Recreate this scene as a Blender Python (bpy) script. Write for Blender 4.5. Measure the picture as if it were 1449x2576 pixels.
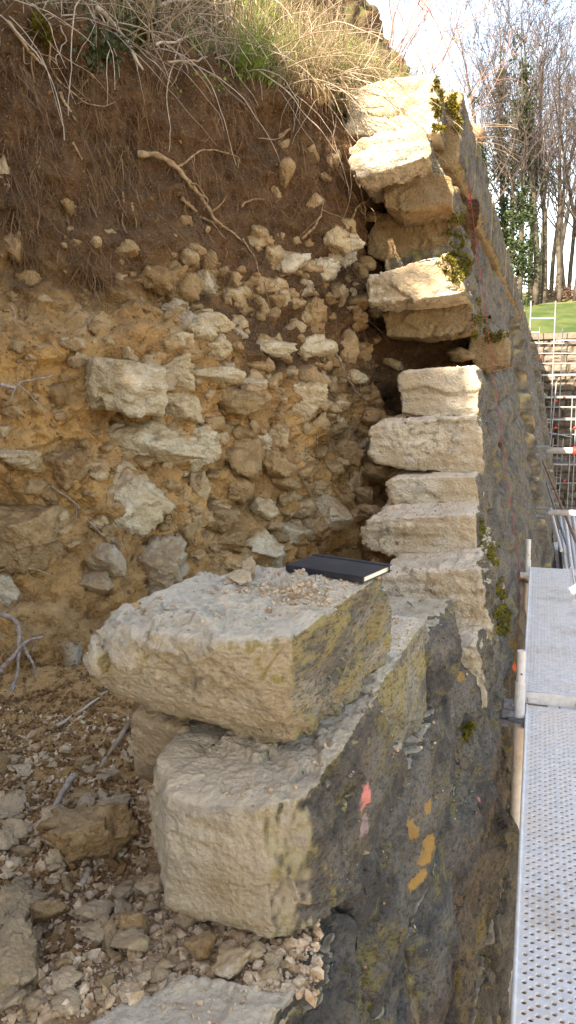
import bpy, bmesh, math, random
import numpy as np
from mathutils import Vector, Matrix, Quaternion
from mathutils.bvhtree import BVHTree

for o in list(bpy.data.objects): bpy.data.objects.remove(o)
scene = bpy.context.scene
COL = scene.collection
rad = math.radians

# ------------------------------------------------------------------ camera
TH, PS, RO, FPX = rad(10.1), rad(18.05), rad(1.0), 1943.0
cF = np.array([-math.sin(PS)*math.cos(TH), math.cos(PS)*math.cos(TH), -math.sin(TH)])
_R = np.array([math.cos(PS), math.sin(PS), 0.0]); _U = np.cross(_R, cF)
cR = _R*math.cos(RO) - _U*math.sin(RO); cU = _U*math.cos(RO) + _R*math.sin(RO)
cam = bpy.data.cameras.new('camera')
cam.sensor_fit = 'VERTICAL'; cam.sensor_height = 24.0; cam.lens = 24.0*FPX/2576.0
cam.clip_start = 0.05; cam.clip_end = 6000
camo = bpy.data.objects.new('camera', cam); COL.objects.link(camo)
camo.matrix_world = Matrix((( cR[0], cU[0], -cF[0], 0), (cR[1], cU[1], -cF[1], 0), (cR[2], cU[2], -cF[2], 0), (0, 0, 0, 1)))
scene.camera = camo

# ------------------------------------------------------------------ sky, sun, exposure
SUN = Vector((0.40, 1.0, -0.93)).normalized()          # the way the light travels
elev = math.asin(-SUN.z)
w = bpy.data.worlds.new('World'); scene.world = w; w.use_nodes = True
nt = w.node_tree; nt.nodes.clear()
sky = nt.nodes.new('ShaderNodeTexSky'); sky.sky_type = 'NISHITA'; sky.sun_disc = False
sky.sun_elevation = elev; sky.sun_rotation = math.atan2(-SUN.x, -SUN.y)
sky.air_density = 1.0; sky.dust_density = 0.8; sky.ozone_density = 0.15
bg = nt.nodes.new('ShaderNodeBackground'); bg.inputs['Strength'].default_value = 0.15
wo = nt.nodes.new('ShaderNodeOutputWorld')
nt.links.new(sky.outputs[0], bg.inputs[0]); nt.links.new(bg.outputs[0], wo.inputs[0])
sl = bpy.data.lights.new('sun', 'SUN'); sl.energy = 5.0; sl.angle = rad(0.53); sl.color = (1.0, 0.97, 0.92)
slo = bpy.data.objects.new('sun', sl); COL.objects.link(slo); slo.location = (-3, -20, 20)
slo.rotation_euler = SUN.to_track_quat('-Z', 'Y').to_euler()
scene.view_settings.view_transform = 'Standard'; scene.view_settings.look = 'None'
scene.view_settings.exposure = 2.2; scene.view_settings.gamma = 1.0
scene.view_settings.use_curve_mapping = False
scene.view_settings.use_white_balance = True; scene.view_settings.white_balance_temperature = 8500; scene.view_settings.white_balance_tint = 14

# ------------------------------------------------------------------ measuring the place
def ray(x, y): return cF + cR*(x-724.5)/FPX - cU*(y-1288.0)/FPX
def atY(x, y, Y): r = ray(x, y); return r*(Y/r[1])
def atZ(x, y, Z): r = ray(x, y); return r*(Z/r[2])
X0, BAT = -0.39, 0.165
def face_x(z): return X0 - BAT*z
GZ = -6.2                                               # ground at the foot of the wall

# ------------------------------------------------------------------ noise
_rs = np.random.RandomState(7)
_perm = _rs.permutation(4096)
_grad = _rs.normal(size=(4096, 3)); _grad /= np.linalg.norm(_grad, axis=1)[:, None]
def _h(ix, iy, iz):
    return _perm[(_perm[(_perm[ix & 4095] + iy) & 4095] + iz) & 4095]
def perlin(p):
    p = np.asarray(p, float); i = np.floor(p).astype(np.int64); f = p - i
    u = f*f*f*(f*(f*6-15)+10); out = 0
    for dx in (0, 1):
        wx = u[:, 0] if dx else 1-u[:, 0]
        for dy in (0, 1):
            wy = u[:, 1] if dy else 1-u[:, 1]
            for dz in (0, 1):
                wz = u[:, 2] if dz else 1-u[:, 2]
                g = _grad[_h(i[:, 0]+dx, i[:, 1]+dy, i[:, 2]+dz)]
                out = out + wx*wy*wz*((f[:, 0]-dx)*g[:, 0]+(f[:, 1]-dy)*g[:, 1]+(f[:, 2]-dz)*g[:, 2])
    return out*1.6
def fbm(p, n=3):
    a, s, k = 0, 1.0, 1.0
    for j in range(n):
        a = a + s*perlin(p*k + 17.3*j); s *= 0.5; k *= 2.03
    return a
def ridged(p, n=2):
    a, s, k = 0, 1.0, 1.0
    for j in range(n):
        a = a + s*(1-np.abs(perlin(p*k+5.1*j))*1.6); s *= 0.5; k *= 2.1
    return a/1.5 - 0.5
def facets(p):
    """chipped facets: each cell is a tilted plane"""
    p = np.asarray(p, float); i = np.floor(p).astype(np.int64); best = np.full(len(p), 9e9); val = np.zeros(len(p))
    for dx in (-1, 0, 1):
        for dy in (-1, 0, 1):
            for dz in (-1, 0, 1):
                c = i + np.array([dx, dy, dz]); h = _h(c[:, 0], c[:, 1], c[:, 2])
                g = _grad[h]; q = c + 0.5 + 0.42*g
                d = ((p-q)**2).sum(1); v = ((p-q)*_grad[(h*7+3) & 4095]).sum(1) + 0.35*g[:, 0]
                m = d < best; best[m] = d[m]; val[m] = v[m]
    return val

# ------------------------------------------------------------------ object helpers
WL = {}
def link(o, wloc=(0, 0, 0), parent=None):
    COL.objects.link(o); wloc = Vector(wloc)
    if parent is not None:
        o.parent = parent; o.location = wloc - WL[parent]
    else: o.location = wloc
    WL[o] = wloc; return o
def tag(o, label=None, cat=None, group=None, kind=None):
    if label: o['label'] = label
    if cat: o['category'] = cat
    if group: o['group'] = group
    if kind: o['kind'] = kind
    return o
def empty(name, loc, label=None, cat=None, group=None):
    o = bpy.data.objects.new(name, None); o.empty_display_size = 0.1
    link(o, loc); return tag(o, label, cat, group)
def mesh_np(name, v, faces, mat, smooth=True):
    """faces: list of arrays (n,k)"""
    me = bpy.data.meshes.new(name); v = np.asarray(v, np.float32)
    me.vertices.add(len(v)); me.vertices.foreach_set('co', v.ravel())
    if not isinstance(faces, list): faces = [faces]
    faces = [np.asarray(f, np.int32) for f in faces if len(f)]
    nl = sum(f.size for f in faces); npoly = sum(len(f) for f in faces)
    me.loops.add(nl); me.polygons.add(npoly)
    me.loops.foreach_set('vertex_index', np.concatenate([f.ravel() for f in faces]))
    tot = np.concatenate([np.full(len(f), f.shape[1], np.int32) for f in faces])
    st = np.concatenate([[0], np.cumsum(tot)[:-1]]).astype(np.int32)
    me.polygons.foreach_set('loop_start', st)
    try: me.polygons.foreach_set('loop_total', tot)
    except Exception: pass
    me.update(calc_edges=True); me.validate()
    me.polygons.foreach_set('use_smooth', np.full(npoly, smooth, bool))
    if mat: me.materials.append(mat)
    return me
def obj_np(name, v, faces, mat, parent=None, origin=None, smooth=True):
    v = np.asarray(v, float)
    if origin is None:
        lo, hi = v.min(0), v.max(0); origin = ((lo[0]+hi[0])/2, (lo[1]+hi[1])/2, lo[2])
    o = bpy.data.objects.new(name, mesh_np(name, v-np.array(origin), faces, mat, smooth))
    return link(o, origin, parent)
class MB:
    def __init__(s): s.v = []; s.f = {}; s.n = 0
    def add(s, v, faces):
        for f in faces: s.f.setdefault(len(f), []).append([i+s.n for i in f])
        s.v.append(np.asarray(v, float)); s.n += len(v)
    def box(s, lo, hi, rot=None, piv=None):
        lo, hi = np.array(lo, float), np.array(hi, float)
        v = np.array([[(lo, hi)[i][0], (lo, hi)[j][1], (lo, hi)[k][2]] for i in (0, 1) for j in (0, 1) for k in (0, 1)])
        if rot is not None:
            c = (lo+hi)/2 if piv is None else np.array(piv); v = (v-c) @ np.array(rot.to_3x3()).T + c
        s.add(v, [(0, 1, 3, 2), (4, 6, 7, 5), (0, 4, 5, 1), (2, 3, 7, 6), (0, 2, 6, 4), (1, 5, 7, 3)])
    def tube(s, pts, r, sides=6, cap=True):
        pts = np.asarray(pts, float); n = len(pts); r = np.broadcast_to(np.asarray(r, float), (n,))
        t = np.gradient(pts, axis=0); t /= (np.linalg.norm(t, axis=1)[:, None]+1e-12)
        a = np.array([0, 0, 1.0]) if abs(t[0][2]) < 0.9 else np.array([1.0, 0, 0])
        u = np.cross(t, a); u /= (np.linalg.norm(u, axis=1)[:, None]+1e-9); w_ = np.cross(t, u)
        an = np.arange(sides)*2*math.pi/sides
        v = (pts[:, None, :] + r[:, None, None]*(np.cos(an)[None, :, None]*u[:, None, :]+np.sin(an)[None, :, None]*w_[:, None, :])).reshape(-1, 3)
        i = np.arange(n-1)[:, None]*sides; k = np.arange(sides)[None, :]; k2 = (k+1) % sides
        q = np.stack([i+k, i+k2, i+sides+k2, i+sides+k], -1).reshape(-1, 4)
        s.f.setdefault(4, []).extend((q+s.n).tolist())
        if cap and sides > 2:
            s.f.setdefault(sides, []).append([s.n+j for j in range(sides)][::-1])
            s.f.setdefault(sides, []).append([s.n+(n-1)*sides+j for j in range(sides)])
        s.v.append(v); s.n += len(v)
    def build(s, name, mat, parent=None, origin=None, smooth=False):
        return obj_np(name, np.concatenate(s.v), [np.array(x) for x in s.f.values()], mat, parent, origin, smooth)

def ico(sub):
    bm = bmesh.new(); bmesh.ops.create_icosphere(bm, subdivisions=sub, radius=1.0)
    v = np.array([x.co[:] for x in bm.verts]); f = np.array([[a.index for a in x.verts] for x in bm.faces]); bm.free()
    return v/np.linalg.norm(v, axis=1)[:, None], f
ICO = {k: ico(k) for k in (1, 2, 3, 4, 5)}

# ------------------------------------------------------------------ materials
def srgb(r, g, b):
    f = lambda c: (c/255/12.92) if c/255 <= 0.04045 else ((c/255+0.055)/1.055)**2.4
    return (f(r), f(g), f(b), 1)
class NT:
    """small node writer"""
    def __init__(s, name):
        m = bpy.data.materials.new(name); m.use_nodes = True; s.m = m; s.t = m.node_tree; s.t.nodes.clear()
        s.out = s.t.nodes.new('ShaderNodeOutputMaterial'); s.b = s.t.nodes.new('ShaderNodeBsdfPrincipled')
        s.t.links.new(s.b.outputs[0], s.out.inputs[0]); s.g = s.t.nodes.new('ShaderNodeNewGeometry')
        s.pos = s.g.outputs['Position']; s.b.inputs['Roughness'].default_value = 0.9
        s.b.inputs['Specular IOR Level'].default_value = 0.25
    def put(s, sock, v):
        if hasattr(v, 'is_output'): s.t.links.new(v, sock)
        elif v is not None: sock.default_value = v
    def math(s, op, a, b=None, clamp=False):
        n = s.t.nodes.new('ShaderNodeMath'); n.operation = op; n.use_clamp = clamp
        s.put(n.inputs[0], a)
        if b is not None: s.put(n.inputs[1], b)
        return n.outputs[0]
    def vmath(s, op, a, b=None):
        n = s.t.nodes.new('ShaderNodeVectorMath'); n.operation = op; s.put(n.inputs[0], a)
        if b is not None: s.put(n.inputs[1], b)
        return n.outputs['Value'] if op in ('LENGTH', 'DOT_PRODUCT', 'DISTANCE') else n.outputs[0]
    def noise(s, scale, detail=4, rough=0.55, vec=None, dist=0.0, off=None):
        n = s.t.nodes.new('ShaderNodeTexNoise'); v = vec or s.pos
        if off: v = s.vmath('ADD', v, off)
        s.put(n.inputs['Vector'], v); n.inputs['Scale'].default_value = scale
        n.inputs['Detail'].default_value = detail; n.inputs['Roughness'].default_value = rough
        n.inputs['Distortion'].default_value = dist
        return n.outputs[0]
    def vor(s, scale, vec=None, feature='F1', rand=1.0):
        n = s.t.nodes.new('ShaderNodeTexVoronoi'); n.feature = feature; s.put(n.inputs['Vector'], vec or s.pos)
        n.inputs['Scale'].default_value = scale; n.inputs['Randomness'].default_value = rand
        return n
    def ramp(s, x, lo, hi, a=0.0, b=1.0):
        n = s.t.nodes.new('ShaderNodeMapRange'); n.interpolation_type = 'SMOOTHSTEP'; s.put(n.inputs[0], x)
        n.inputs[1].default_value = lo; n.inputs[2].default_value = hi; n.inputs[3].default_value = a; n.inputs[4].default_value = b
        return n.outputs[0]
    def mix(s, fac, a, b, mode='MIX'):
        n = s.t.nodes.new('ShaderNodeMix'); n.data_type = 'RGBA'; n.blend_type = mode
        s.put(n.inputs[0], fac); s.put(n.inputs[6], a); s.put(n.inputs[7], b)
        return n.outputs[2]
    def xyz(s, v):
        n = s.t.nodes.new('ShaderNodeSeparateXYZ'); s.put(n.inputs[0], v); return n.outputs
    def bump(s, h, strength=0.5, dist=0.01, prev=None):
        n = s.t.nodes.new('ShaderNodeBump'); n.inputs['Strength'].default_value = strength; n.inputs['Distance'].default_value = dist
        s.put(n.inputs['Height'], h)
        if prev is not None: s.put(n.inputs['Normal'], prev)
        s.t.links.new(n.outputs[0], s.b.inputs['Normal']); return n.outputs[0]
    def done(s, col, rough=None):
        s.put(s.b.inputs['Base Color'], col)
        if rough is not None: s.put(s.b.inputs['Roughness'], rough)
        return s.m
def rgb(r, g, b): return (r, g, b, 1)

SOIL = rgb(0.34, 0.20, 0.085); SOIL_D = rgb(0.075, 0.041, 0.021); SOIL_O = rgb(0.47, 0.265, 0.095); SOIL_P = rgb(0.46, 0.33, 0.19)

def mat_stone(name, pale=rgb(0.55, 0.485, 0.375), warm=rgb(0.43, 0.34, 0.225), grey=rgb(0.30, 0.28, 0.245), dust_toplight=0.0,
              patina=False, weather=0.0, smear=0.0, pat=(rgb(0.060, 0.054, 0.048), rgb(0.165, 0.146, 0.12)), olv=0.85, marks=(), dust_toplight_col=SOIL_P, bump=1.0, white=0.5, ochre=0.5):
    n = NT(name); obi = n.t.nodes.new('ShaderNodeObjectInfo')
    v = n.vmath('ADD', n.pos, n.vmath('MULTIPLY', (7.0, 5.0, 3.0), obi.outputs['Random'])) if False else n.pos
    big = n.noise(3.2, 5, 0.6, dist=0.6); c = n.mix(n.ramp(big, 0.36, 0.64), warm, pale)
    c = n.mix(n.ramp(n.noise(4.5, 5, 0.65, off=(9, 3, 1)), 0.56, 0.74, 0, ochre), c, rgb(0.36, 0.19, 0.06))
    c = n.mix(n.ramp(n.noise(5.5, 6, 0.7, off=(3, 8, 2)), 0.52, 0.7, 0, 0.75), c, grey)
    c = n.mix(n.ramp(n.noise(7.0, 6, 0.7, off=(1, 1, 12)), 0.6, 0.72, 0, white), c, rgb(0.66, 0.62, 0.53))
    c = n.mix(n.ramp(n.noise(70, 4, 0.7), 0.3, 0.75, 0.0, 0.55), c, n.mix(0.5, c, rgb(0.16, 0.11, 0.06)))
    c = n.mix(n.ramp(n.noise(160, 2, 0.6, off=(2, 2, 2)), 0.62, 0.75, 0, 0.5), c, rgb(0.60, 0.53, 0.42))
    rv = n.math('ADD', n.math('MULTIPLY', obi.outputs['Random'], 0.28), 0.86)
    c = n.mix(1.0, c, n.t_val(rv), 'MULTIPLY') if hasattr(n, 't_val') else c
    nx = n.xyz(n.g.outputs['Normal'])
    if patina:
        edge = n.math('ADD', n.math('ADD', nx[0], weather), n.math('MULTIPLY', n.math('SUBTRACT', n.noise(9, 5, 0.65), 0.5), 0.5))
        edge = n.math('SUBTRACT', edge, n.ramp(nx[2], 0.62, 0.9) if weather < 0.3 else n.ramp(nx[2], 0.93, 0.995))
        pm = n.ramp(edge, 0.55, 0.82)
        pv = n.vmath('MULTIPLY', n.pos, (1.0, 0.6, 1.5))
        blue = n.mix(n.ramp(n.noise(4.5, 8, 0.78, vec=pv, dist=0.4), 0.38, 0.62), pat[0], pat[1])
        stre = n.noise(11, 8, 0.8, vec=n.vmath('MULTIPLY', n.pos, (1, 0.7, 0.9)), off=(4, 4, 4))
        blue = n.mix(n.ramp(stre, 0.5, 0.7, 0, 0.8), blue, rgb(0.19, 0.135, 0.08))
        blue = n.mix(n.ramp(n.noise(6, 8, 0.78, vec=pv, off=(5, 1, 7)), 0.52 if olv < 0.9 else 0.44, 0.62 if olv < 0.9 else 0.56, 0, olv), blue, rgb(0.20, 0.155, 0.055) if olv < 0.9 else rgb(0.30, 0.245, 0.105))
        blue = n.mix(n.ramp(n.noise(22, 6, 0.8, vec=pv, off=(15, 1, 7)), 0.6, 0.72, 0, 0.55), blue, rgb(0.30, 0.275, 0.23))
        blue = n.mix(n.ramp(n.noise(3.4, 6, 0.75, off=(8, 8, 3)), 0.66, 0.70, 0, 0.9), blue, rgb(0.36, 0.20, 0.055))
        blue = n.mix(n.ramp(n.noise(80, 4, 0.8, vec=pv, off=(3, 1, 3)), 0.48, 0.62, 0, 0.7), blue, rgb(0.03, 0.027, 0.024))
        olive = n.mix(n.ramp(n.noise(18, 4, 0.7), 0.4, 0.6), rgb(0.29, 0.235, 0.075), rgb(0.36, 0.31, 0.19))
        om = n.ramp(edge, 0.36, 0.62)
        c = n.mix(n.math('MULTIPLY', om, n.ramp(n.noise(7, 4, 0.6, off=(1, 2, 8)), 0.36, 0.56, 0.1, 0.95)), c, olive)
        c = n.mix(pm, c, blue)
    for (mx, my, mz, rx, ry, rz, col) in marks:
        d = n.vmath('LENGTH', n.vmath('DIVIDE', n.vmath('SUBTRACT', n.pos, (mx, my, mz)), (rx, ry, rz)))
        d = n.math('ADD', d, n.math('MULTIPLY', n.math('SUBTRACT', n.noise(45, 4, 0.75), 0.5), 1.1))
        c = n.mix(n.ramp(d, 0.55, 1.05, 0.95, 0.0), c, col)
    if smear: c = n.mix(n.ramp(n.noise(6.5, 6, 0.72, off=(12, 4, 5)), 0.47, 0.60, 0, smear), c, n.mix(n.noise(50, 3, 0.7), SOIL, SOIL_P))
    if dust_toplight > 0:
        dm = n.math('ADD', nx[2], n.math('MULTIPLY', n.math('SUBTRACT', n.noise(11, 6, 0.7, off=(2, 6, 1)), 0.5), 1.6))
        dc = n.mix(n.noise(60, 4, 0.7), dust_toplight_col, n.mix(0.3, dust_toplight_col, SOIL))
        dmk = n.ramp(dm, 0.42, 0.9, 0, dust_toplight)
        if patina: dmk = n.math('MULTIPLY', dmk, n.ramp(nx[0], 0.22, 0.42, 1.0, 0.0))
        c = n.mix(dmk, c, dc)
    h = n.math('ADD', n.math('MULTIPLY', n.noise(38, 8, 0.72), 1.0), n.math('MULTIPLY', n.vor(85).outputs[0], 0.35))
    pits = n.ramp(n.vor(46, rand=1).outputs[0], 0.0, 0.16, -0.5, 0)
    h = n.math('ADD', h, n.math('MULTIPLY', pits, n.ramp(n.noise(6, 3, 0.6, off=(7, 7, 7)), 0.5, 0.65)))
    h = n.math('ADD', h, n.math('MULTIPLY', n.noise(13, 6, 0.7, dist=0.5, off=(3, 9, 4)), 1.2))
    n.bump(h, 0.9*bump, 0.02)
    return n.done(c, 0.92)

def mat_soil():
    n = NT('soil'); z = n.xyz(n.pos)
    hz = n.math('ADD', z[2], n.math('MULTIPLY', n.math('SUBTRACT', n.noise(1.6, 4, 0.6), 0.5), 1.3))
    hz = n.math('ADD', hz, n.math('MULTIPLY', n.ramp(z[0], -1.75, -1.0), 0.62))
    c = n.mix(n.ramp(n.noise(2.6, 5, 0.65, dist=0.5), 0.35, 0.65), SOIL, SOIL_O)
    c = n.mix(n.ramp(n.noise(4.0, 5, 0.7, off=(4, 9, 4)), 0.5, 0.68, 0, 0.85), c, SOIL_P)
    dk = n.mix(n.ramp(n.noise(5, 4, 0.6), 0.35, 0.65), SOIL_D, rgb(0.125, 0.066, 0.03))
    c = n.mix(n.ramp(hz, 0.18, 0.62), c, dk)
    c = n.mix(n.ramp(n.noise(14, 6, 0.75, off=(3, 3, 9)), 0.5, 0.72, 0, 0.6), c, rgb(0.085, 0.048, 0.024))
    c = n.mix(n.ramp(n.noise(120, 3, 0.7), 0.55, 0.72, 0, 0.6), c, rgb(0.36, 0.26, 0.15))
    h = n.math('ADD', n.noise(26, 9, 0.75), n.math('MULTIPLY', n.vor(70).outputs[0], -0.5))
    nz = n.xyz(n.g.outputs['Normal'])[2]; tf = n.math('MULTIPLY', n.ramp(nz, 0.3, 0.6), n.ramp(z[2], 1.45, 1.7))
    c = n.mix(tf, c, n.mix(n.ramp(n.noise(9, 5, 0.7), 0.4, 0.6), rgb(0.12, 0.085, 0.04), rgb(0.085, 0.10, 0.03)))
    n.bump(h, 0.9, 0.022)
    return n.done(c, 0.97)
def mat_floor():
    n = NT('rubble_soil')
    c = n.mix(n.ramp(n.noise(5, 5, 0.7), 0.35, 0.62), rgb(0.25, 0.14, 0.06), rgb(0.43, 0.30, 0.18))
    bk = n.math('ADD', n.xyz(n.pos)[1], n.math('MULTIPLY', n.noise(4, 4, 0.6, off=(2, 2, 2)), 0.7))
    c = n.mix(n.ramp(bk, 1.75, 2.15), c, n.mix(n.noise(6, 4, 0.6), SOIL, SOIL_O))
    c = n.mix(n.ramp(n.noise(30, 5, 0.75), 0.48, 0.68, 0, 0.7), c, rgb(0.13, 0.08, 0.04))
    c = n.mix(n.ramp(n.noise(130, 3, 0.7), 0.56, 0.7, 0, 0.7), c, rgb(0.48, 0.39, 0.27))
    n.bump(n.math('ADD', n.noise(40, 8, 0.75), n.math('MULTIPLY', n.vor(90).outputs[0], -0.6)), 0.9, 0.015)
    return n.done(c, 0.97)
def mat_plain(name, a, b=None, scale=20, rough=0.8, metal=0.0, bump=0.0, bscale=60, hue=0.0, det=4):
    n = NT(name); b = b or a
    c = n.mix(n.ramp(n.noise(scale, det, 0.65), 0.35, 0.65), a, b); n.b.inputs['Metallic'].default_value = metal
    if bump: n.bump(n.noise(bscale, 6, 0.7), bump, 0.005)
    return n.done(c, rough)
def mat_blade(name, cols, rough=0.7, trans=0.25):
    """leaf / blade colours differ from clump to clump"""
    n = NT(name); c = n.mix(n.ramp(n.noise(9, 3, 0.8), 0.35, 0.65), cols[0], cols[1])
    c = n.mix(n.ramp(n.noise(40, 2, 0.7, off=(4, 1, 1)), 0.45, 0.6), c, cols[2])
    tr = n.t.nodes.new('ShaderNodeBsdfTranslucent'); n.put(tr.inputs[0], c)
    mx = n.t.nodes.new('ShaderNodeMixShader'); mx.inputs[0].default_value = trans
    n.t.links.new(n.b.outputs[0], mx.inputs[1]); n.t.links.new(tr.outputs[0], mx.inputs[2]); n.t.links.new(mx.outputs[0], n.out.inputs[0])
    return n.done(c, rough)
def mat_galv():
    n = NT('galvanised_steel')
    c = n.mix(n.ramp(n.noise(30, 5, 0.7), 0.35, 0.65), rgb(0.50, 0.485, 0.47), rgb(0.62, 0.60, 0.575))
    c = n.mix(n.ramp(n.noise(6, 6, 0.75, off=(3, 2, 1)), 0.45, 0.66, 0, 0.8), c, rgb(0.60, 0.53, 0.47))
    c = n.mix(n.ramp(n.noise(55, 4, 0.75, off=(7, 2, 1)), 0.6, 0.72, 0, 0.6), c, rgb(0.54, 0.50, 0.46))
    c = n.mix(n.ramp(n.noise(2.2, 6, 0.75, off=(1, 5, 1)), 0.5, 0.7, 0, 0.7), c, rgb(0.36, 0.28, 0.205))
    n.b.inputs['Metallic'].default_value = 0.15
    n.bump(n.noise(120, 4, 0.7), 0.12, 0.003)
    return n.done(c, n.ramp(n.noise(20, 4, 0.7), 0.3, 0.7, 0.45, 0.75))

PINK = rgb(0.75, 0.26, 0.22); ORNG = rgb(0.85, 0.16, 0.05)
def mk(x, y, Y, rx, ry, rz, col):
    p = atY(x, y, Y); return (p[0], p[1], p[2], rx, ry, rz, col)
M = {}
M['soil'] = mat_soil(); M['floor'] = mat_floor()
M['block'] = mat_stone('limestone_block', dust_toplight=0.9, dust_toplight_col=rgb(0.69, 0.58, 0.44), patina=True, bump=1.0)  # stone dust on the tops, made paler to carry light from above too
M['block_shade_dirt'] = mat_stone('shade_dirt_block', pale=rgb(0.34, 0.25, 0.145), warm=rgb(0.23, 0.145, 0.07), grey=rgb(0.21, 0.165, 0.115), dust_toplight=0.5, patina=True, white=0.2)  # darker limestone: shade put into the blocks' brown, dirt colour on packing stones
M['block_olive'] = mat_stone('olive_block', dust_toplight=0.9, dust_toplight_col=rgb(0.69, 0.58, 0.44), patina=True, pat=(rgb(0.13, 0.12, 0.10), rgb(0.33, 0.30, 0.235)), olv=0.92)  # same pale top dust, with overhead light mixed into its colour
M['weathered'] = mat_stone('weathered_block', patina=True, weather=0.75)
M['masonry'] = mat_stone('masonry', pale=rgb(0.55, 0.34, 0.13), warm=rgb(0.46, 0.25, 0.08), patina=True)
M['bankstone'] = mat_stone('bank_stone', pale=rgb(0.53, 0.42, 0.26), warm=rgb(0.40, 0.27, 0.135), grey=rgb(0.34, 0.265, 0.175), smear=0.9, dust_toplight=0.95, dust_toplight_col=rgb(0.30, 0.185, 0.085), white=0.55)
M['bankstone_o'] = mat_stone('bank_stone_ochre', pale=rgb(0.36, 0.25, 0.125), warm=rgb(0.28, 0.165, 0.07), grey=rgb(0.25, 0.18, 0.1), smear=0.8, dust_toplight=0.95, dust_toplight_col=rgb(0.22, 0.125, 0.055), white=0.15)
M['bankstone_g'] = mat_stone('bank_stone_grey', pale=rgb(0.45, 0.40, 0.31), warm=rgb(0.38, 0.30, 0.20), grey=rgb(0.34, 0.31, 0.26), smear=0.6, dust_toplight=0.6, dust_toplight_col=rgb(0.27, 0.165, 0.08), ochre=0.2)
M['bankstone_big'] = mat_stone('bank_stone_big', pale=rgb(0.62, 0.55, 0.41), warm=rgb(0.52, 0.41, 0.25), grey=rgb(0.46, 0.41, 0.32), smear=0.3, dust_toplight=0.75, dust_toplight_col=rgb(0.36, 0.235, 0.115), white=0.9, ochre=0.25)
M['small'] = mat_stone('bank_small_stone', pale=rgb(0.46, 0.34, 0.19), warm=rgb(0.32, 0.195, 0.085), grey=rgb(0.28, 0.195, 0.11), smear=0.9, dust_toplight=0.9, dust_toplight_col=rgb(0.28, 0.17, 0.08), white=0.4)
M['rubble'] = mat_stone('rubble_stone', pale=rgb(0.62, 0.50, 0.36), warm=rgb(0.48, 0.34, 0.20), grey=rgb(0.42, 0.34, 0.26), dust_toplight=0.6, dust_toplight_col=rgb(0.42, 0.29, 0.165), smear=0.3, ochre=0.25, white=0.6)
M['rubble_o'] = mat_stone('rubble_stone_ochre', pale=rgb(0.34, 0.22, 0.11), warm=rgb(0.27, 0.155, 0.065), grey=rgb(0.24, 0.17, 0.1), dust_toplight=0.4, white=0.1)
M['gravel'] = mat_plain('gravel', rgb(0.56, 0.43, 0.30), rgb(0.31, 0.19, 0.095), 33, 0.95, 0, 0.4, 90)
M['gravel_soil'] = mat_plain('soil_crumbs', rgb(0.25, 0.135, 0.055), rgb(0.12, 0.066, 0.03), 20, 0.95, 0, 0.4, 90)
M['galv'] = mat_galv()

# ------------------------------------------------------------------ ground, far slopes
def grid_obj(name, xs, ys, zf, mat, amp=0.0, fs=1.0, kind='structure'):
    gx, gy = np.meshgrid(xs, ys); p = np.stack([gx.ravel(), gy.ravel(), np.zeros(gx.size)], 1)
    p[:, 2] = zf(p[:, 0], p[:, 1])
    if amp: p[:, 2] += amp*fbm(p*fs, 4)
    nx = len(xs); i = (np.arange(len(ys)-1)[:, None]*nx + np.arange(nx-1)[None, :]).ravel()
    f = np.stack([i, i+1, i+nx+1, i+nx], 1)
    o = obj_np(name, p, f, mat, origin=(0, 0, 0)); tag(o, kind=kind); return o
M['ground'] = mat_plain('site_ground', rgb(0.17, 0.125, 0.085), rgb(0.34, 0.27, 0.19), 2.2, 0.95, 0, 0.8, 9, det=8)
M['lawn'] = mat_plain('lawn_grass', rgb(0.025, 0.05, 0.009), rgb(0.06, 0.078, 0.02), 0.9, 0.9, 0, 0.8, 30, det=8)
M['wood'] = mat_plain('woodland_floor', rgb(0.12, 0.095, 0.045), rgb(0.09, 0.12, 0.03), 1.2, 0.95, 0, 0.8, 12, det=8)
grd = grid_obj('ground', np.concatenate([[-2500, -300, -60], np.arange(-12, 12.1, 0.5), [60, 300, 2500]]),
               np.concatenate([[-2500, -200, -40, -10], np.arange(0, 38.1, 0.5), [60, 300, 3000]]), lambda x, y: x*0+GZ, M['ground'], 0.12, 0.8)
tag(grd, 'bare stony ground at the foot of the walls')
FARY = 37.0
def lawnz(x, y):
    d = np.clip(y-FARY-0.6, 0, None)
    return 1.62 + 0.23*np.clip(d, 0, 9) + 0.12*np.clip(d-9, 0, 22) - 0.10*np.clip(d-31, 0, 200)
lawn = grid_obj('lawn', np.arange(-40, 40.1, 0.8), np.concatenate([np.arange(FARY+0.55, FARY+9, 0.3), [FARY+9.0]]), lawnz, M['lawn'], 0.05, 1.5)
tag(lawn, 'bright green lawn sloping up above the far wall')
wood = grid_obj('hill', np.arange(-80, 80.1, 1.0), np.arange(FARY+9.0, 130, 1.0), lawnz, M['wood'], 0.12, 0.7)
tag(wood, 'brown woodland slope under the bare trees')

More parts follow.
